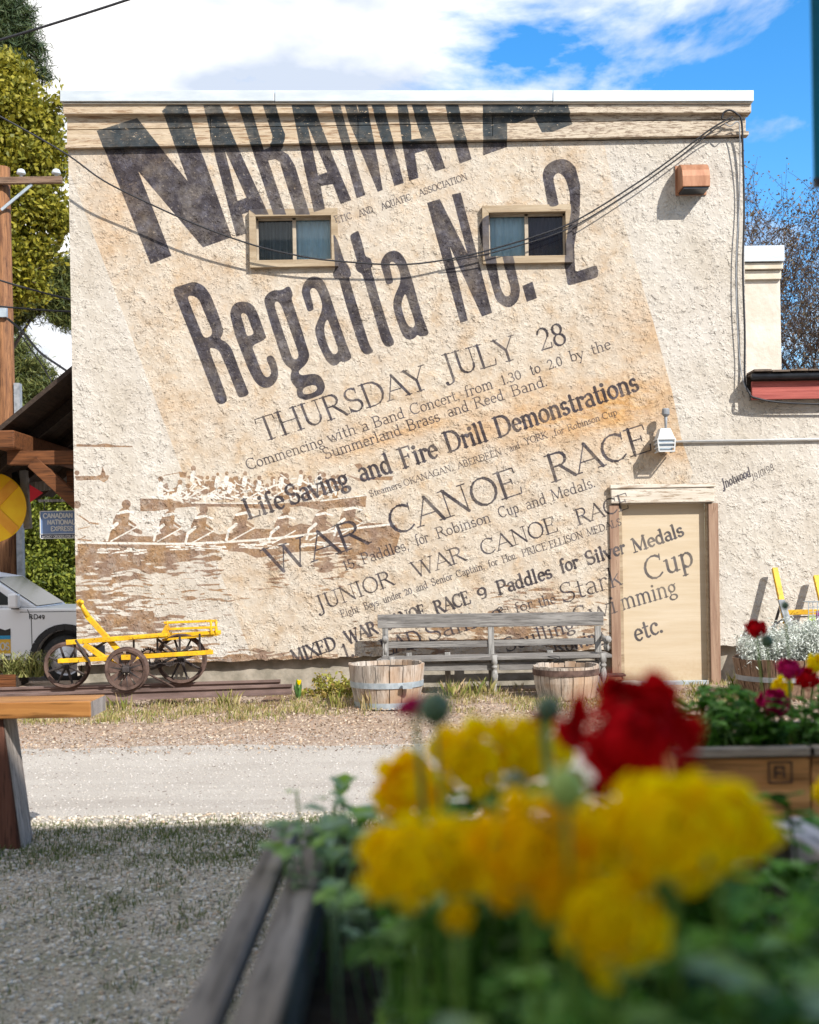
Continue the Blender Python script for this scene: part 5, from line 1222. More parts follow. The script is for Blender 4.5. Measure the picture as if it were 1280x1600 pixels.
MB().box((tq(-.75,1.27)[0], TD-.002, tq(0,1.2)[1]), (tq(.4,0)[0], TD-.001, tq(0,1.215)[1])).obj('painted_crease_shade', M_GREYPL, trk)  # flat grey strip stands in for the shade along a body crease
p = tq(-.60, 1.09); b = MB(); stroke_text(b, 'RD49', p, .27, .075, .012, TD-.006); stuff(b.obj('fleet_number', M_TRIMB, trk))
p = tq(-1.27, .42)
dc = MB().box((p[0], TD-.004, p[1]+.1), (p[0]+.36, TD-.001, p[1]+.34)).obj('door_decal', M_GOLD, trk)
MB().box((p[0], TD-.006, p[1]+.34), (p[0]+.36, TD-.002, p[1]+.40)).obj('decal_water', simple('decal_blue', (0.03,0.25,0.45), None), dc)
MB().prism([(p[0], p[1]+.40), (p[0]+.36, p[1]+.40), (p[0]+.36, p[1]+.52), (p[0]+.27, p[1]+.49), (p[0]+.16, p[1]+.53), (p[0], p[1]+.48)], TD-.006, TD-.002).obj('decal_hills', M_TRIMB, dc)
b = MB(); stroke_text(b, 'RDOS', (p[0]+.02, p[1]+.16), .32, .12, .022, TD-.008); stuff(b.obj('decal_letters', M_SIGNW, dc))
b = MB(); stroke_text(b, 'OKANAGAN', (p[0]+.0, p[1]+.02), .36, .045, .009, TD-.006); stroke_text(b, 'SIMILKAMEEN', (p[0]+.0, p[1]-.06), .38, .045, .009, TD-.006); stuff(b.obj('decal_caption', M_TRIMB, dc))

# ------------------------------------------------------------------ planters in the foreground
PR = 1.0
pl = thing('planter_box', 'deep grey plank planter box full of ranunculus, nearest the camera', 'planter', (.2, 1.2, 0))
x0, x1, y0, y1 = -.235, .66, .38, 2.0
xin, xin2 = -.145, .615
for k in range(5):
    za, zc_ = k*.19+.04, k*.19+.226
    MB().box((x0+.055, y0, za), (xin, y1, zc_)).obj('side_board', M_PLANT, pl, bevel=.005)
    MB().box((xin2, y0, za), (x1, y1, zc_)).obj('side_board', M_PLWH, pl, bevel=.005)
    MB().box((xin+.001, y1-.045, za), (xin2-.001, y1, zc_)).obj('end_board', M_PLANT, pl, bevel=.005)
    MB().box((xin+.001, y0, za), (xin2-.001, y0+.045, zc_)).obj('end_board', M_PLANT, pl, bevel=.005)
MB().box((x0, y0-.02, PR-.025), (x0+.040, y1+.03, PR+.006)).obj('rim_board', M_PLANT, pl, bevel=.006)
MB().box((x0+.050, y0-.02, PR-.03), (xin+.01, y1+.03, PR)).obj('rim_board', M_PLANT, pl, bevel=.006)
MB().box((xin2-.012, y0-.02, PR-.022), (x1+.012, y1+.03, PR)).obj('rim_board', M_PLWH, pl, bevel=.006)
MB().box((xin+.012, y1-.05, PR-.022), (xin2-.014, y1+.025, PR-.001)).obj('rim_board', M_PLANT, pl, bevel=.006)
for xx in (x0+.01, x1-.07):
    for yy_ in (y0+.02, y1-.1): MB().box((xx, yy_, 0), (xx+.06, yy_+.07, .04)).obj('foot', M_PLANT, pl)
MB().box((xin, y0+.04, .70), (xin2, y1-.04, .86)).obj('soil', M_SOIL, pl)
def crate(px0, px1, D, dep, label, top_z=1.0):
    a = P(px0, 1200, D).x; c = P(px1, 1200, D).x
    t = thing('crate_planter', label, 'planter', ((a+c)/2, D+dep/2, 0), 'tall crate planters at the right')
    for k in range(3):
        za, zc_ = top_z-.02-.31*(k+1), top_z-.02-.31*k-.006
        MB().box((a, D, za), (c, D+.022, zc_)).obj('front_board', M_CRATE, t, bevel=.003)
        MB().box((a, D+dep-.022, za), (c, D+dep, zc_)).obj('back_board', M_CRATE, t)
        MB().box((a, D+.023, za), (a+.022, D+dep-.023, zc_)).obj('side_board', M_CRATE, t)
        MB().box((c-.022, D+.023, za), (c, D+dep-.023, zc_)).obj('side_board', M_CRATE, t)
    MB().box((a-.01, D-.012, top_z-.02), (c+.01, D+.028, top_z)).obj('rim_board', M_CRTOP, t, bevel=.003)
    MB().box((a-.01, D+dep-.028, top_z-.02), (c+.01, D+dep+.012, top_z)).obj('rim_board', M_CRTOP, t, bevel=.003)
    MB().box((a+.02, D+.03, top_z-.2), (c-.02, D+dep-.03, top_z-.05)).obj('soil', M_SOIL, t)
    for xx in (a, c-.05): MB().box((xx, D+.03, 0), (xx+.05, D+dep-.03, top_z-.95+.0)).obj('foot', M_CRATE, t)
    return t, a, c
tc1, ca, cc_ = crate(1060, 1266, 2.75, .42, 'orange brown crate planter with a square ink stamp, behind the grey planter')
tc2, cb, cd_ = crate(1269, 1480, 2.75, .42, 'second crate planter at the right picture edge, touching the stamped one')
b = MB(); s0, s1 = P(1201, 1224, 2.748), P(1238, 1190, 2.748)
for q in (((s0.x,s0.z),(s1.x,s0.z+.003)), ((s0.x,s1.z-.003),(s1.x,s1.z)), ((s0.x,s0.z),(s0.x+.003,s1.z)), ((s1.x-.003,s0.z),(s1.x,s1.z)), ((s0.x+.014,s0.z+.012),(s0.x+.018,s1.z-.01)), ((s0.x+.014,s0.z+.022),(s0.x+.03,s0.z+.026)), ((s0.x+.034,s0.z+.012),(s0.x+.038,s1.z-.01)), ((s0.x+.014,s1.z-.014),(s0.x+.038,s1.z-.010))):
    b.box((q[0][0], 2.7465, q[0][1]), (q[1][0], 2.7495, q[1][1]))
b.obj('ink_stamp', simple('faded_ink', (0.07,0.045,0.03), None), tc1)

# teal hanging at the right edge
a = P(1273, 285, 2.2); c = P(1330, 285, 2.2)
t = thing('street_banner', 'dark teal banner edge hanging at the top right corner', 'banner', (c.x+.06, 2.2, 0))
MB().box((a.x, 2.2, a.z), (c.x, 2.206, a.z+1.3)).obj('cloth', M_TEAL, t)
MB().tube([(c.x+.06, 2.2, 0), (c.x+.06, 2.2, a.z+1.5)], .035, 12).obj('post', M_BLACK, t, smooth=True)
for z in (a.z, a.z+1.3): MB().beam((a.x, 2.203, z), (c.x+.06, 2.203, z), .016, .016).obj('bracket', M_BLACK, t)

# unseen building added behind the camera to shade the yard, whitened for bounce
hb = 9.2; yb_ = 6.55-hb*36/38
sh = thing('shade_caster_building', 'unseen tall building behind the camera, added to shade the yard and bounce light', 'building', (6, yb_-4, 0))
MB().box((-12, yb_-6, 0), (30, yb_, hb-.25)).obj('wall', M_BOUNCE, sh)
MB().box((-12.1, yb_-6.1, hb-.249), (30.1, yb_+.02, hb)).obj('parapet', M_COPE, sh)
for i in range(9):
    for zz_ in (1.2, 4.2, 6.6): MB().box((-9+i*4, yb_+.003, zz_), (-7.6+i*4, yb_+.03, zz_+1.3)).obj('window', M_CARGL, sh)
# ------------------------------------------------------------------ vegetation
def cards(rng, cen, size, n_dir=None, aspect=1.0, droop=0.0):
    """one small four cornered leaf at every centre"""
    n = len(cen)
    d = rng.normal(size=(n, 3)); d /= np.linalg.norm(d, axis=1, keepdims=True)
    if n_dir is not None: d = d*(1-droop)+n_dir*droop; d /= np.linalg.norm(d, axis=1, keepdims=True)
    e = rng.normal(size=(n, 3)); e -= (e*d).sum(1, keepdims=True)*d; e /= np.linalg.norm(e, axis=1, keepdims=True)
    s = size*rng.uniform(.6, 1.3, (n, 1))
    a = d*s; b_ = e*s*aspect
    v = np.stack([cen-a, cen-b_*.8+a*.1, cen+a, cen+b_*.8+a*.1], 1).reshape(-1, 3)
    return v, np.arange(4*n).reshape(-1, 4)
def blob_pts(rng, blobs, n, hollow=.35):
    """clumped points inside ellipsoids (cx,cy,cz,rx,ry,rz)"""
    B = np.array(blobs); wv = (B[:, 3]*B[:, 4]*B[:, 5])**.7; wv /= wv.sum()
    k = rng.choice(len(B), n, p=wv)
    d = rng.normal(size=(n, 3)); d /= np.linalg.norm(d, axis=1, keepdims=True)
    r = (hollow+(1-hollow)*rng.random((n, 1)))**.6
    return B[k, :3]+d*r*B[k, 3:6]
def clumped(rng, blobs, nc, per, cr_):
    c = blob_pts(rng, blobs, nc)
    r = cr_*rng.uniform(.5, 1.3, (nc, 1, 1))
    return (c[:, None, :]+rng.normal(size=(nc, per, 3))*r*.5).reshape(-1, 3)
LF_YEL = leafmat('yellow_green_leaf', [(0.10,0.11,0.012),(0.22,0.21,0.02),(0.34,0.29,0.03),(0.16,0.16,0.02)], trans=.35)
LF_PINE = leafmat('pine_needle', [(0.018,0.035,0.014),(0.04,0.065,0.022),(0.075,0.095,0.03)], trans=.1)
LF_PINE2 = leafmat('sun_tinted_pine_needle', [(0.04,0.06,0.018),(0.10,0.12,0.03),(0.17,0.17,0.045)], trans=.15)  # lighter copy of the pine needles, sunlight put into the colour
LF_BUSH = leafmat('bush_leaf', [(0.05,0.08,0.012),(0.14,0.17,0.02),(0.27,0.29,0.04)], trans=.3)
BARK = simple('bark', (0.05,0.038,0.03), (0.12,0.09,0.07), 10, 0.95, bump=0.01)
BARKD = simple('dark_twig_bark', (0.03,0.022,0.02), (0.075,0.055,0.045), 10, 0.95)
def pxblob(px, py, rx, ry, D, dz=None): 
    c = P(px, py, D); k = D/F; return (c.x, c.y, c.z, rx*k, (dz or (rx+ry)/2)*k, ry*k)
def tree(name, label, D, trunk, blobs, nc, per, cr_, size, m, seed, aspect=.7, group=None, base_z=-.8, limb=.06, cat='tree', twig=0):
    rng = np.random.default_rng(seed); B = [pxblob(*q, D) for q in blobs]
    base = P(trunk[0][0], trunk[0][1], D); base.z = base_z
    t = thing(name, label, cat, tuple(base), group)
    pts = [base]+[P(x, y, D) for x, y in trunk[1:]]
    r0 = limb*3
    mb = MB(); mb.tube(pts, [lerp(r0, limb*.6, i/(len(pts)-1)) for i in range(len(pts))], 10)
    rr_ = random.Random(seed)
    for q in B:
        c = Vector(q[:3]); s = min(pts, key=lambda p: (p-(c-Vector((0, 0, q[5]*.8)))).length)
        mid = s.lerp(c, .5)+Vector((0, 0, .15*q[5])); mb.tube([s, mid, c], [limb, limb*.6, limb*.3], 6)
        for _ in range(twig or 6):
            e = c+Vector([rr_.uniform(-1, 1)*q[3+i] for i in range(3)])*.9
            mb.tube([c.lerp(mid, rr_.random()*.6), c.lerp(e, .5)+Vector((0, 0, .05)), e], [limb*.28, limb*.18, limb*.08], 5)
    mb.obj('trunk', BARK, t, smooth=True)
    v, f = cards(rng, clumped(rng, B, nc, per, cr_), size, aspect=aspect)
    cro = fast_mesh('crown', v, f, m, t); cro['kind'] = 'stuff'
    return t
yel = [(-40,130,60,35),(10,130,45,40),(-60,190,80,60),(20,175,55,45),(60,205,32,40),(-30,250,90,60),(40,250,60,50),(85,250,24,34),(-60,330,90,60),(20,320,70,50),(80,325,30,40),(95,345,20,30),(0,400,80,45),(60,390,34,28),(30,440,50,32),(-40,470,70,50),(20,105,26,22),(78,200,12,30),(95,165,7,26)]
tree('poplar_tree', 'yellow green leafed tree towering left of the building', 34, [(-90,900),(-80,600),(-60,400),(-40,250),(-30,160)], yel, 2600, 22, .34, .085, LF_YEL, 1, limb=.09)
p1 = [(-30,10,50,30),(20,20,28,22),(30,50,26,22),(5,70,40,26),(-40,60,60,40),(50,72,16,12),(66,98,12,12),(-10,-30,40,30),(20,110,36,20),(68,115,14,10)]
tree('pine_tree', 'dark pine rising behind the yellow green tree at top left', 40, [(-70,900),(-60,500),(-50,200),(-40,20)], p1, 900, 34, .35, .16, LF_PINE, 2, aspect=.12, limb=.08)
p2 = [(80,430,24,20),(108,425,20,24),(95,460,28,18),(112,470,20,26),(70,470,20,16),(100,495,22,14),(30,480,30,20),(20,450,28,18),(5,500,30,22),(110,500,16,16)]
tree('pine_tree', 'pine bough tree showing between the pole and the wall', 37, [(-40,900),(-20,700),(10,560),(60,480)], p2, 800, 30, .26, .14, LF_PINE2, 3, aspect=.14, limb=.05)
p3 = [(30,540,22,16),(10,570,30,22),(50,575,24,18),(72,585,14,10),(20,610,36,24),(60,612,30,18),(90,605,20,10),(100,615,20,12),(30,650,50,24),(75,640,34,20),(110,622,20,14)]
tree('pine_tree', 'low sunlit pine behind the pole just above the awning', 44, [(0,900),(10,760),(20,640),(28,560)], p3, 900, 34, .3, .15, LF_PINE2, 4, aspect=.14, limb=.05, base_z=-.8)
bsh = [(30,760,40,40),(80,740,40,30),(110,780,40,36),(60,820,50,40),(110,840,40,40),(20,880,50,50),(80,900,50,50),(120,930,40,50),(40,950,60,40),(-20,830,50,60)]
tree('shrub_thicket', 'sunlit yellow green shrub thicket filling the gap behind the truck', 29, [(60,1010),(60,900),(60,800)], bsh, 3000, 22, .22, .055, LF_BUSH, 5, limb=.04, cat='shrub', aspect=.6)
bs2 = [(60,720,120,40),(0,900,150,90),(150,830,100,110)]
tree('dark_hedge', 'dark green trees closing the view far behind the shrub thicket', 48, [(20,1010),(30,800)], bs2, 2600, 26, .5, .13, LF_PINE, 6, limb=.05, cat='hedge', aspect=.6)

# budding bare tree on the right
def bare_tree(px, D, h, seed, label, lean=-.15, base=-.3, spread=1.0, n0=9):
    rr_ = random.Random(seed); base_p = P(px, 1000, D); base_p.z = base
    t = thing('budding_tree', label, 'tree', tuple(base_p)); mb = MB(); buds = []
    def grow(p, d, ln, r, lev):
        pts = [p]; rs = [r]; dd = d.copy(); n = 5 if lev < 3 else 4
        for i in range(n):
            dd = (dd+Vector((rr_.uniform(-1, 1), rr_.uniform(-1, 1), rr_.uniform(-.6, .9)))*.17+Vector((0, 0, .03))).normalized()
            pts.append(pts[-1]+dd*ln/n); rs.append(r*(1-.55*(i+1)/n))
        mb.tube(pts, rs, 8 if lev < 2 else (5 if lev < 4 else 3), cap=False)
        if lev >= 5 or r < .006:
            for q in pts[1:]: buds.append(q)
            return
        k = {0: n0, 1: 6, 2: 5, 3: 4, 4: 3}[lev]
        for j in range(k):
            f = rr_.uniform(.3, 1.0) if j < k-1 else 1.0; i = min(int(f*n), n-1); s = pts[i].lerp(pts[i+1], f*n-i if f < 1 else 1)
            ax = Vector((rr_.uniform(-1, 1), rr_.uniform(-1, 1), rr_.uniform(-.35, .75))).normalized()
            nd = (dd*.62+ax*.85*spread).normalized()
            grow(s, nd, ln*rr_.uniform(.55, .78), max(rs[min(i+1, n)]*rr_.uniform(.5, .7), .006), lev+1)
            if lev >= 3: buds.append(s)
    grow(base_p, Vector((lean, 0, 1)).normalized(), h*.42, .17, 0)
    mb.obj('trunk', BARKD, t, smooth=True)
    rng = np.random.default_rng(seed); B = np.array([tuple(q) for q in buds]); B = np.repeat(B, 2, 0)+rng.normal(size=(len(buds)*2, 3))*.05
    v, f = cards(rng, B, .030, aspect=.7)
    o = fast_mesh('buds', v, f, leafmat('brown_bud', [(0.06,0.04,0.025),(0.14,0.085,0.05),(0.12,0.10,0.05)], trans=.2), t); o['kind'] = 'stuff'
    return t, len(buds)
BT = bare_tree(1325, 27, 11.8, 21, 'bare tree in brown bud behind the low wing at right', lean=-.13, n0=13)
print('buds', BT[1])

# grass and litter along the verge
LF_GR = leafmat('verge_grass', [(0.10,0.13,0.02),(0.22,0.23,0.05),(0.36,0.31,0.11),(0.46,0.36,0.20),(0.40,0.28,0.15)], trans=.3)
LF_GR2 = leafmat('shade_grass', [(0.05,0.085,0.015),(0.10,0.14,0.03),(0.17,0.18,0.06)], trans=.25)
def blades(rng, xy, hgt, wid, z=0.0):
    n = len(xy); h = hgt*rng.uniform(.4, 1.3, n); an = rng.uniform(0, 2*np.pi, n); ln = rng.uniform(.1, .7, n)*h
    dx, dy = np.cos(an), np.sin(an); px_, py_ = -dy*wid/2, dx*wid/2
    b0 = np.stack([xy[:, 0]-px_, xy[:, 1]-py_, np.full(n, z)], 1); b1 = np.stack([xy[:, 0]+px_, xy[:, 1]+py_, np.full(n, z)], 1)
    m0 = np.stack([xy[:, 0]+dx*ln*.35+px_*.8, xy[:, 1]+dy*ln*.35+py_*.8, z+h*.6], 1); tpt = np.stack([xy[:, 0]+dx*ln, xy[:, 1]+dy*ln, z+h], 1)
    return np.stack([b0, b1, m0, tpt], 1).reshape(-1, 3), np.arange(4*n).reshape(-1, 4)
rng = np.random.default_rng(8)
def tufts(n, xr, yr, sc, per):
    c = np.stack([rng.uniform(*xr, n), rng.uniform(*yr, n)], 1); return (c[:, None, :]+rng.normal(size=(n, per, 2))*sc).reshape(-1, 2)
xy = np.concatenate([tufts(300, (-4.6, 3.4), (11.1, 12.4), .06, 24), tufts(90, (-4.6, 3.6), (12.4, 13.2), .05, 22), tufts(90, (-4, -1), (10.8, 11.6), .05, 20), tufts(60, (3.3, 5.2), (11.5, 12.8), .06, 26)])
v, f = blades(rng, xy, .055, .007); o = fast_mesh('verge_grass', v, f, LF_GR); stuff(o); tag(o, 'short sunlit grass and weeds growing along the foot of the wall', 'grass')
big = np.concatenate([rng.normal(size=(34, 2))*.05+np.array([x, y]) for x, y in [(P(190,1090,11.6).x,11.6),(P(355,1090,11.9).x,11.9),(P(710,1080,12.3).x,12.3),(P(735,1080,12.4).x,12.4),(P(700,1080,12.5).x,12.5),(P(760,1080,12.5).x,12.5),(P(1150,1070,12.6).x,12.6),(P(1165,1070,12.5).x,12.5),(P(528,1100,11.6).x,11.6),(P(580,1100,11.5).x,11.5),(P(950,1080,12.2).x,12.2),(P(1090,1085,11.8).x,11.8)]])
v, f = blades(rng, big, .16, .009); o = fast_mesh('grass_tufts', v, f, LF_GR); stuff(o); tag(o, 'taller green grass tufts by the barrels, rails and bench legs', 'grass')
LIT = leafmat('leaf_litter', [(0.24,0.14,0.085),(0.36,0.26,0.175),(0.44,0.37,0.28),(0.15,0.085,0.055)], trans=0)
n = 26000; yy2 = 8.9+4.0*rng.beta(1.7, 1.5, n)
c = np.stack([rng.uniform(-5.2, 5.4, n), yy2, rng.uniform(.002, .02, n)], 1)
v, f = cards(rng, c, .016, n_dir=None, aspect=.6)
v[:, 2] = np.abs(v[:, 2])*.8+.001
o = fast_mesh('leaf_litter', v, f, LIT); stuff(o); tag(o, 'reddish dry leaf litter strewn between the road and the grass', 'leaf litter')
# pebbles: low stones scattered on the road and thickly in the shaded yard
ico = np.array([(0,0,1),(.894,0,.447),(.276,.851,.447),(-.724,.526,.447),(-.724,-.526,.447),(.276,-.851,.447),(.724,.526,-.447),(-.276,.851,-.447),(-.894,0,-.447),(-.276,-.851,-.447),(.724,-.526,-.447),(0,0,-1)])
icf = np.array([(0,1,2),(0,2,3),(0,3,4),(0,4,5),(0,5,1),(1,6,2),(2,7,3),(3,8,4),(4,9,5),(5,10,1),(6,7,2),(7,8,3),(8,9,4),(9,10,5),(10,6,1)])
def stones(n, xr, yf, smin, smax, z, seed):
    g_ = np.random.default_rng(seed); x = g_.uniform(*xr, n); y = yf(g_, n); s = smin+(smax-smin)*g_.random(n)**3
    sc = np.stack([s*g_.uniform(.7, 1.3, n), s*g_.uniform(.7, 1.3, n), s*g_.uniform(.35, .7, n)], 1)
    jit = ico[None]*(1+g_.uniform(-.22, .22, (n, 12, 1))); an = g_.uniform(0, 6.28, n); ca, sa = np.cos(an)[:, None], np.sin(an)[:, None]
    vx = jit[..., 0]*sc[:, None, 0]; vy = jit[..., 1]*sc[:, None, 1]; vz = jit[..., 2]*sc[:, None, 2]
    V = np.stack([x[:, None]+vx*ca-vy*sa, y[:, None]+vx*sa+vy*ca, z+vz+sc[:, None, 2]*.35], 2).reshape(-1, 3)
    Fc = (icf[None]+(np.arange(n)*12)[:, None, None]).reshape(-1, 3); return V, Fc
STN = leafmat('yard_pebble', [(0.17,0.145,0.105),(0.34,0.30,0.235),(0.48,0.43,0.35),(0.62,0.57,0.48),(0.36,0.26,0.17)], rough=.9, trans=0)
STR = leafmat('road_pebble', [(0.14,0.115,0.10),(0.34,0.31,0.28),(0.46,0.43,0.40),(0.40,0.36,0.31),(0.48,0.46,0.43)], rough=.9, trans=0)
v, f = stones(40000, (-3.0, .7), lambda g_, n: 3.1+3.75*g_.random(n)**.9, .004, .0135, .004, 1); o = fast_mesh('yard_pebbles', v, f, STN); stuff(o); tag(o, 'grey pebbles covering the shaded yard in front of the camera', 'gravel')
v, f = stones(22000, (-4.2, 3.6), lambda g_, n: 6.5+3.5*g_.random(n), .003, .009, 0.0, 2); o = fast_mesh('road_pebbles', v, f, STR); stuff(o); tag(o, 'fine pale chippings loose on the sunlit road', 'gravel')
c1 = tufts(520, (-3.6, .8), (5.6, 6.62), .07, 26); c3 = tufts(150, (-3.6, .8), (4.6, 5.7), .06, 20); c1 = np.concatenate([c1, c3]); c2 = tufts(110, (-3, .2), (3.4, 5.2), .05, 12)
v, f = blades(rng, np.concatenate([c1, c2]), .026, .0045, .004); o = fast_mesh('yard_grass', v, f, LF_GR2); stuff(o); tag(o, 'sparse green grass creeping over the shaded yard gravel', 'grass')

# ------------------------------------------------------------------ leaf and flower meshes
def leaf_patch(mb, o, d, u, ln, wd, cup=.25, lobes=0, n=4):
    o, d = Vector(o), Vector(d).normalized(); s = d.cross(Vector(u))
    if s.length < 1e-3: s = d.cross(Vector((1, 0, 0)))
    s.normalize(); nn_ = s.cross(d).normalized(); vs = []
    for i in range(n+1):
        t = i/n; ww = wd*math.sin(math.pi*min(.06+t*.92, 1))**.8*(1+(.35*math.sin(t*lobes*math.pi) if lobes else 0))
        c = o+d*ln*t+nn_*ln*(-.35*cup*t*t)
        for k in (-1, 0, 1): vs.append(c+s*ww*.5*k+nn_*abs(k)*ww*cup*.5)
    mb.add(vs, [(3*i+k, 3*i+k+1, 3*i+k+4, 3*i+k+3) for i in range(n) for k in (0, 1)])
def bloom_mesh(name, m, seed, r=.05, openness=1.0):
    """a full ball of overlapping cupped petals"""
    rr_ = random.Random(seed); mb = MB(); rings = 7
    for k in range(rings):
        f = k/(rings-1); pol = R(10+openness*92*f); npet = 4+2*k; rad = r*(.62+.38*f)
        for j in range(npet):
            an = 2*math.pi*(j+.5*(k % 2))/npet+rr_.uniform(-.2, .2)
            span = R(30+16*rr_.random()); wdt = 2*math.pi/npet*.80+.10; vs = []; n = 5; flare = rr_.uniform(.0, .20)*f*f; rj = rad*rr_.uniform(.88, 1.10)
            for i in range(n+1):
                t = i/n; po = pol+R(16)-span*t*1.25
                rr2 = rj*(1-.16*(1-t))+r*flare*t*t+r*(.03+.05*f)*t
                ww = wdt*(.45+.62*math.sin(math.pi*(.18+.62*t)))/max(math.sin(max(po, .25)), .35)*math.sin(max(pol, .3))
                for q in (-1, -.45, 0, .45, 1):
                    a2 = an+ww*.5*q; r3 = rr2*(1-.05*q*q)+(.02*r*math.sin(q*6+j*2) if i == n else 0)
                    vs.append((r3*math.sin(po)*math.cos(a2), r3*math.sin(po)*math.sin(a2), r3*math.cos(po)*.86))
            mb.add(vs, [(5*i+q, 5*i+q+1, 5*i+q+6, 5*i+q+5) for i in range(n) for q in range(4)])
    o = mb.obj(name, m, None, smooth=True); me = o.data; bpy.data.objects.remove(o); return me
def petal(name, cols, tr=.35):
    g = G(name, 0.8, 0, 0.05); ge = g.n('ShaderNodeNewGeometry')
    c = g.ramp(ge.outputs['Random Per Island'], [(i/(len(cols)-1), cc) for i, cc in enumerate(cols)]); g.col(c)
    t = g.n('ShaderNodeBsdfTranslucent'); g.link(c, t.inputs['Color']); ms = g.n('ShaderNodeMixShader'); ms.inputs[0].default_value = tr
    g.link(g.b.outputs[0], ms.inputs[1]); g.link(t.outputs[0], ms.inputs[2]); g.link(ms.outputs[0], g.t.nodes['Material Output'].inputs[0]); return g.m
PY = petal('yellow_petal', [(0.99,0.80,0.0),(0.98,0.72,0.0),(0.99,0.88,0.006)], .5)
PO = petal('golden_orange_petal', [(0.98,0.72,0.0),(0.97,0.61,0.0),(0.99,0.80,0.002)], .5)
PRD = petal('dark_red_petal', [(0.52,0.002,0.007),(0.72,0.006,0.012),(0.30,0.0,0.005)], .3)
PM = petal('magenta_petal', [(0.50,0.008,0.09),(0.66,0.02,0.16),(0.40,0.004,0.06)], .35)
GRN = simple('stem_green', (0.12,0.24,0.03), (0.20,0.34,0.05), 20, 0.5)
GRD = simple('sepal_grey_green', (0.05,0.10,0.05), (0.12,0.19,0.11), 30, 0.6)
BUDG = simple('bud_green', (0.20,0.34,0.05), (0.42,0.52,0.14), 30, 0.6)
BL = {}
for key, m in (('y', PY), ('o', PO), ('r', PRD), ('m', PM)):
    BL[key] = [bloom_mesh('bloom', m, s, openness=op) for s, op in ((1, 1.0), (2, .9), (3, .7))]
def bud_mesh(name, m):
    o = MB().lathe([(0,-.5),(.28,-.46),(.48,-.2),(.5,.08),(.4,.34),(.18,.5),(0,.54)], (0, 0, 0), 16).obj(name, m, None, smooth=True); me = o.data; bpy.data.objects.remove(o); return me
BM = {'g': bud_mesh('bud', BUDG), 'd': bud_mesh('bud', GRD), 'm': bud_mesh('bud', PM), 'r': bud_mesh('bud', PRD)}
def flower(px, py, D, dia_px, kind, shape, label, base_z=.86, look=(0, -1, .6), root=None, cat='flower', group=None, name='ranunculus_flower'):
    c = P(px, py, D); r = dia_px/2*D/F
    rx, ry = root if root else (c.x+random.uniform(-.03, .03), c.y+random.uniform(.0, .05))
    t = thing(name, label, cat, (rx, ry, base_z), group)
    bl = bpy.data.objects.new('bloom', BL[kind][shape] if kind in BL else BM[kind]); COL.objects.link(bl); bl.parent = t
    bl.location = c-Vector((rx, ry, base_z)); s = r*0.98/.050 if kind in BL else r*2
    bl.scale = (s, s, s); bl.rotation_euler = Vector(look).normalized().to_track_quat('Z', 'Y').to_euler()
    lk = Vector(look).normalized()
    e = c-lk*r*.3
    MB().tube(curve([(rx, ry, base_z), Vector((rx, ry, base_z)).lerp(e, .5)+Vector((.01, .01, .0)), e], 4), .0026 if kind in BL else .0016, 6).obj('stem', GRN, t, smooth=True)
    if kind in BL:
        b = MB()
        for k in range(5):
            an = k*1.257; b_u = lk.orthogonal().normalized(); b_v = lk.cross(b_u)
            dd = b_u*math.cos(an)+b_v*math.sin(an); leaf_patch(b, e, dd+lk*.2, lk, r*.6, r*.35)
        b.obj('sepals', GRD, t, smooth=True)
    return t
# nearest flowers, from the photograph's near planter
flower(650,1240,1.12,128,'o',1,'golden orange ranunculus furthest left, seen side on, by the road edge', look=(-.5,-.6,.6))
flower(742,1190,1.0,135,'y',0,'yellow ranunculus upper left, its left half paler, beside the orange one', look=(-.3,-.8,.7))
flower(825,1180,1.02,120,'y',1,'yellow ranunculus directly left of the big red bloom', look=(.3,-.7,.8))
flower(985,1163,.82,206,'r',0,'large dark red ranunculus standing above the yellow ones', look=(.0,-.9,.5))
flower(640,1352,.72,150,'y',0,'yellow ranunculus low at the left end of the front row', look=(-.4,-.8,.6))
flower(725,1345,.74,140,'y',1,'yellow ranunculus between the leftmost front one and the orange centred one', look=(.1,-.9,.6))
flower(830,1335,.66,190,'o',0,'largest golden yellow ranunculus with orange heart in the middle', look=(.1,-1,.4))
flower(940,1310,.76,120,'y',1,'yellow ranunculus behind the round green bud, right of the golden one', look=(.1,-.8,.6))
flower(1050,1310,.66,190,'y',0,'broad yellow ranunculus under the red bloom', look=(-.1,-.9,.7))
flower(1130,1295,.70,150,'y',1,'rightmost yellow ranunculus of the near planter', look=(.4,-.8,.7))
flower(1010,1268,.76,120,'y',1,'yellow ranunculus tucked directly beneath the big red bloom', look=(.2,-.7,.8))
flower(885,1395,.70,110,'y',0,'yellow ranunculus between the golden one and the lowest one', look=(-.2,-1,.3))
flower(948,1440,.64,170,'y',1,'lowest yellow ranunculus, nearest the camera', look=(.1,-1,.4))
flower(715,1432,.70,60,'y',2,'small half open yellow ranunculus below the front row', look=(0,-1,.3))
flower(885,1232,.64,66,'g',0,'round pale green bud in front of the yellow blooms', name='ranunculus_bud', cat='bud', look=(0,0,1))
flower(646,1106,.95,52,'m',0,'crimson bud high at left against the gravel', name='ranunculus_bud', cat='bud', look=(-.3,0,1))
flower(680,1107,.93,52,'d',0,'dark green bud touching the crimson bud', name='ranunculus_bud', cat='bud', look=(.3,0,1))
flower(857,1108,.90,42,'d',0,'dark green bud just left of the big red bloom', name='ranunculus_bud', cat='bud', look=(0,0,1))
flower(846,1120,.93,34,'r',0,'small crimson bud under the dark green bud', name='ranunculus_bud', cat='bud', look=(-.3,0,1))
flower(770,1140,1.05,30,'r',0,'red bud tip peeping over the yellow blooms', name='ranunculus_bud', cat='bud', look=(0,0,1))
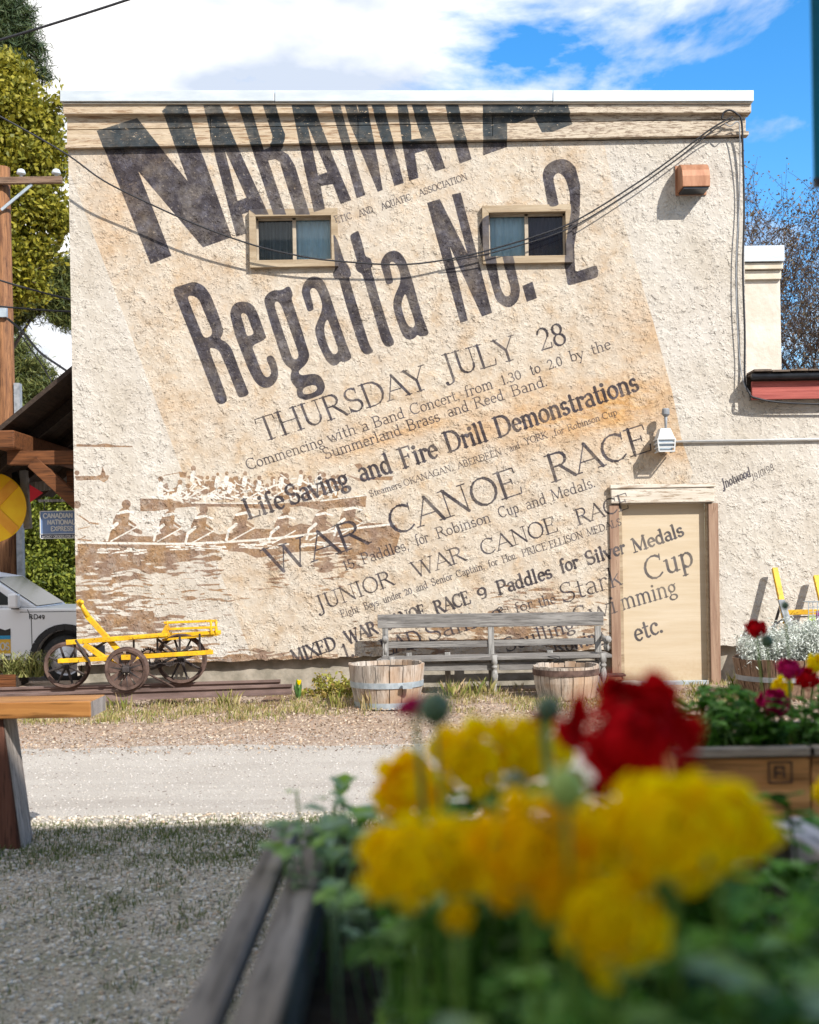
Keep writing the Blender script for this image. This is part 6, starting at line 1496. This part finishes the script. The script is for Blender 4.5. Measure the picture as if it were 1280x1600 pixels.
flower(805,1225,.9,36,'d',0,'grey green bud nestled between the two upper yellow blooms', name='ranunculus_bud', cat='bud', look=(0,0,1))
# second planter
flower(1182,985,2.85,34,'r',1,'single red ranunculus tallest over the crate planter', look=(-.2,-.6,.8), root=(P(1195,1150,2.9).x, 2.9))
flower(1199,1002,2.85,18,'d',0,'grey green bud hanging by the tallest red ranunculus', name='ranunculus_bud', cat='bud', look=(0,0,1), root=(P(1205,1150,2.9).x, 2.92))
flower(1232,1048,2.85,38,'m',1,'small crimson ranunculus on a straight stem over the crate', look=(0,-.6,.8), root=(P(1234,1160,2.9).x, 2.88))
flower(1257,1062,2.95,40,'r',1,'dark crimson ranunculus right of the straight stemmed one', look=(.2,-.7,.6), root=(P(1262,1160,2.9).x, 2.95))
flower(1209,1101,2.85,48,'m',0,'magenta ranunculus low over the crate foliage', look=(-.1,-.8,.7), root=(P(1212,1160,2.9).x, 2.88))
flower(1222,1078,3.05,40,'y',2,'yellow ranunculus behind the crimson one in the crate planter', look=(-.3,-.7,.6), root=(P(1228,1160,2.95).x, 3.02))
flower(1272,1040,3.05,34,'y',2,'yellow ranunculus at the right picture edge in the crate', look=(.2,-.7,.7), root=(P(1275,1160,2.95).x, 3.05))
flower(1227,946,2.9,12,'d',0,'tiny dark bud against the yellow frame', name='ranunculus_bud', cat='bud', look=(0,0,1), root=(P(1245,1150,2.9).x, 2.95))
flower(1288,1240,1.5,50,'y',2,'yellow ranunculus cut by the right edge beside the crate corner', look=(0,-1,.4), root=(.68, 1.6))

def foliage(name, label, spots, n, ln, m, seed, base_z, parent=None, wide=.55, lobes=3):
    rr_ = random.Random(seed); mb = MB()
    for i in range(n):
        x0_, x1_, y0_, y1_, zlo, zhi = spots[i % len(spots)]
        x, y = rr_.uniform(x0_, x1_), rr_.uniform(y0_, y1_); z = lerp(zlo, zhi, rr_.random()**.8)
        an = rr_.uniform(0, 6.28); d = Vector((math.cos(an), math.sin(an), rr_.uniform(-.3, .8)))
        l = ln*rr_.uniform(.6, 1.3)
        p = Vector((x, y, z))
        if rr_.random() < .35: mb.tube([(x-d.x*.04, y-d.y*.04, base_z), p], .0022, 4, cap=False)
        leaf_patch(mb, p, d, (0, 0, 1), l, l*wide, .35, lobes)
        if lobes:
            for s in (-.8, .8):
                d2 = Matrix.Rotation(s, 3, 'Z') @ d; leaf_patch(mb, p+d*l*.15, d2, (0, 0, 1), l*.7, l*wide*.7, .35, lobes)
    o = mb.obj(name, m, parent, smooth=True); o['kind'] = 'stuff'
    if not parent: tag(o, label, 'foliage')
    return o
LFN = leafmat('ranunculus_leaf', [(0.02,0.075,0.006),(0.06,0.18,0.012),(0.12,0.30,0.025),(0.24,0.40,0.12)], rough=.6, trans=.3, spec=.15)
LFB = leafmat('pale_ranunculus_leaf', [(0.20,0.34,0.16),(0.34,0.46,0.30),(0.26,0.46,0.03)], rough=.6, trans=.35, spec=.2)
foliage('near_foliage', 'dense lobed green leaves filling the near planter', [(.04,.60,.50,1.2,.92,1.16),(.03,.5,.48,.85,.98,1.19),(.2,.6,.5,1.0,1.0,1.2),(.05,.58,1.0,1.9,.9,1.08),(.1,.55,.45,.7,1.05,1.2),(-.02,.28,.95,1.35,1.04,1.19)], 1800, .05, LFN, 5, .86)
foliage('left_foliage', 'smaller pale green leaves along the planter left end', [(-.12,.06,1.45,1.85,.93,1.05),(-.19,-.04,1.62,1.92,1.0,1.08),(-.12,.10,1.5,1.9,.95,1.08),(-.04,.06,.9,1.4,.88,1.0)], 210, .04, LFB, 6, .86)
foliage('left_foliage', 'pale broad leaves at the bottom of the near planter', [(-.03,.02,.66,.8,.95,1.0),(.02,.3,.5,.7,1.08,1.18),(.2,.42,.5,.7,1.08,1.2),(.3,.58,.6,1.0,1.1,1.2)], 150, .055, LFB, 9, .86)
for t_, xa, xc in ((tc1, ca, cc_), (tc2, cb, cd_)):
    foliage('foliage', '', [(xa+.02, xc-.02, 2.78, 3.14, .95, 1.06), (lerp(xa, xc, .4), xc-.02, 2.8, 3.14, .97, 1.10)], 520, .04, LFN, 7, .95, parent=t_)
# feathery stems reaching left over the crate
DM = leafmat('silver_foliage', [(0.40,0.43,0.38),(0.55,0.58,0.53),(0.66,0.68,0.62),(0.26,0.31,0.24)], trans=.15)
rng = np.random.default_rng(12)
cb_ = [(cD.x-.15, 12.0, hD+.10, .30, .32, .16), (cD.x+.15, 12.0, hD+.14, .34, .32, .2), (cD.x+.4, 12.0, hD+.16, .3, .3, .2), (cD.x-.32, 11.85, hD+.02, .14, .16, .09)]
v, f = cards(rng, clumped(rng, cb_, 700, 26, .07), .022, aspect=.28)
o = fast_mesh('dusty_miller', v, f, DM); stuff(o); tag(o, 'silver white lacy foliage spilling from the reddish half barrel', 'plant')
# ivy like weeds by the foundation, tulip, ornamental grass box
rng = np.random.default_rng(13)
c = P(520, 1070, 12.6); v, f = cards(rng, clumped(rng, [(c.x, 12.6, .12, .24, .2, .13), (c.x+.16, 12.5, .08, .14, .2, .08), (c.x-.12, 12.6, .03, .3, .25, .05)], 90, 16, .06), .022, aspect=.7)
o = fast_mesh('ground_ivy', v, f, leafmat('weed_leaf', [(0.16,0.17,0.03),(0.32,0.31,0.05),(0.40,0.25,0.09)], trans=.3)); stuff(o); tag(o, 'low yellowing creeper at the wall foot left of the barrel', 'plant')
c = P(466, 1085, 12.3)
t = thing('tulip', 'single yellow tulip with upright leaves beside the rail end', 'flower', (c.x, 12.3, 0))
MB().tube([(c.x, 12.3, 0), (c.x+.01, 12.3, .17)], .005, 6).obj('stem', GRN, t)
b = MB()
for k in range(7):
    an = k*.9; leaf_patch(b, (c.x, 12.3, .0), (math.cos(an)*.35, math.sin(an)*.35, 1), (math.cos(an), math.sin(an), .1), .17+.03*(k % 3), .035, .3)
b.obj('leaf', simple('tulip_leaf', (0.05,0.12,0.03), (0.10,0.19,0.05), 10, .4), t, smooth=True)
b = MB()
for k in range(6):
    an = k*1.047; leaf_patch(b, (c.x+.012*math.cos(an)+.01, 12.3+.012*math.sin(an), .165), (math.cos(an)*.25, math.sin(an)*.25, 1), (math.cos(an), math.sin(an), .1), .055, .034, -.3)
b.obj('bloom', PY, t, smooth=True)
Dg = 14.2; c = P(45, 1070, Dg)
t = thing('grass_planter', 'timber planter of long arching grass behind the hand cart', 'planter', (c.x, Dg, 0))
for k in range(3):
    MB().box((c.x-.7, Dg, k*.06-.03), (c.x-.16, Dg+.03, k*.06+.027)).obj('plank', M_BEAM, t, bevel=.004)
MB().box((c.x-.7, Dg+.031, 0), (c.x-.16, Dg+.5, .12)).obj('soil', M_SOIL, t)
b = MB(); rr = random.Random(9)
for i in range(230):
    an = rr.uniform(0, 6.28); l = rr.uniform(.3, .75); x, y = c.x-.1+rr.uniform(-.25, .2), Dg+.2+rr.uniform(-.1, .1); pts = []
    for k in range(6):
        q = k/5; pts.append(Vector((x+math.cos(an)*l*q*.75, y+math.sin(an)*l*q*.4, .10+l*(q-.66*q*q*1.1)*1.25)))
    s = Vector((-math.sin(an), math.cos(an), 0))*.009
    if abs(s.x) < .004: s.x = .005
    vs = []
    for k, p in enumerate(pts): ww = 1-.85*k/5; vs += [p-s*ww, p+s*ww]
    b.add(vs, [(2*k, 2*k+1, 2*k+3, 2*k+2) for k in range(5)])
o = b.obj('grass_blades', leafmat('arching_grass', [(0.10,0.13,0.03),(0.22,0.24,0.07),(0.36,0.33,0.14)], trans=.2), t); o['kind'] = 'stuff'
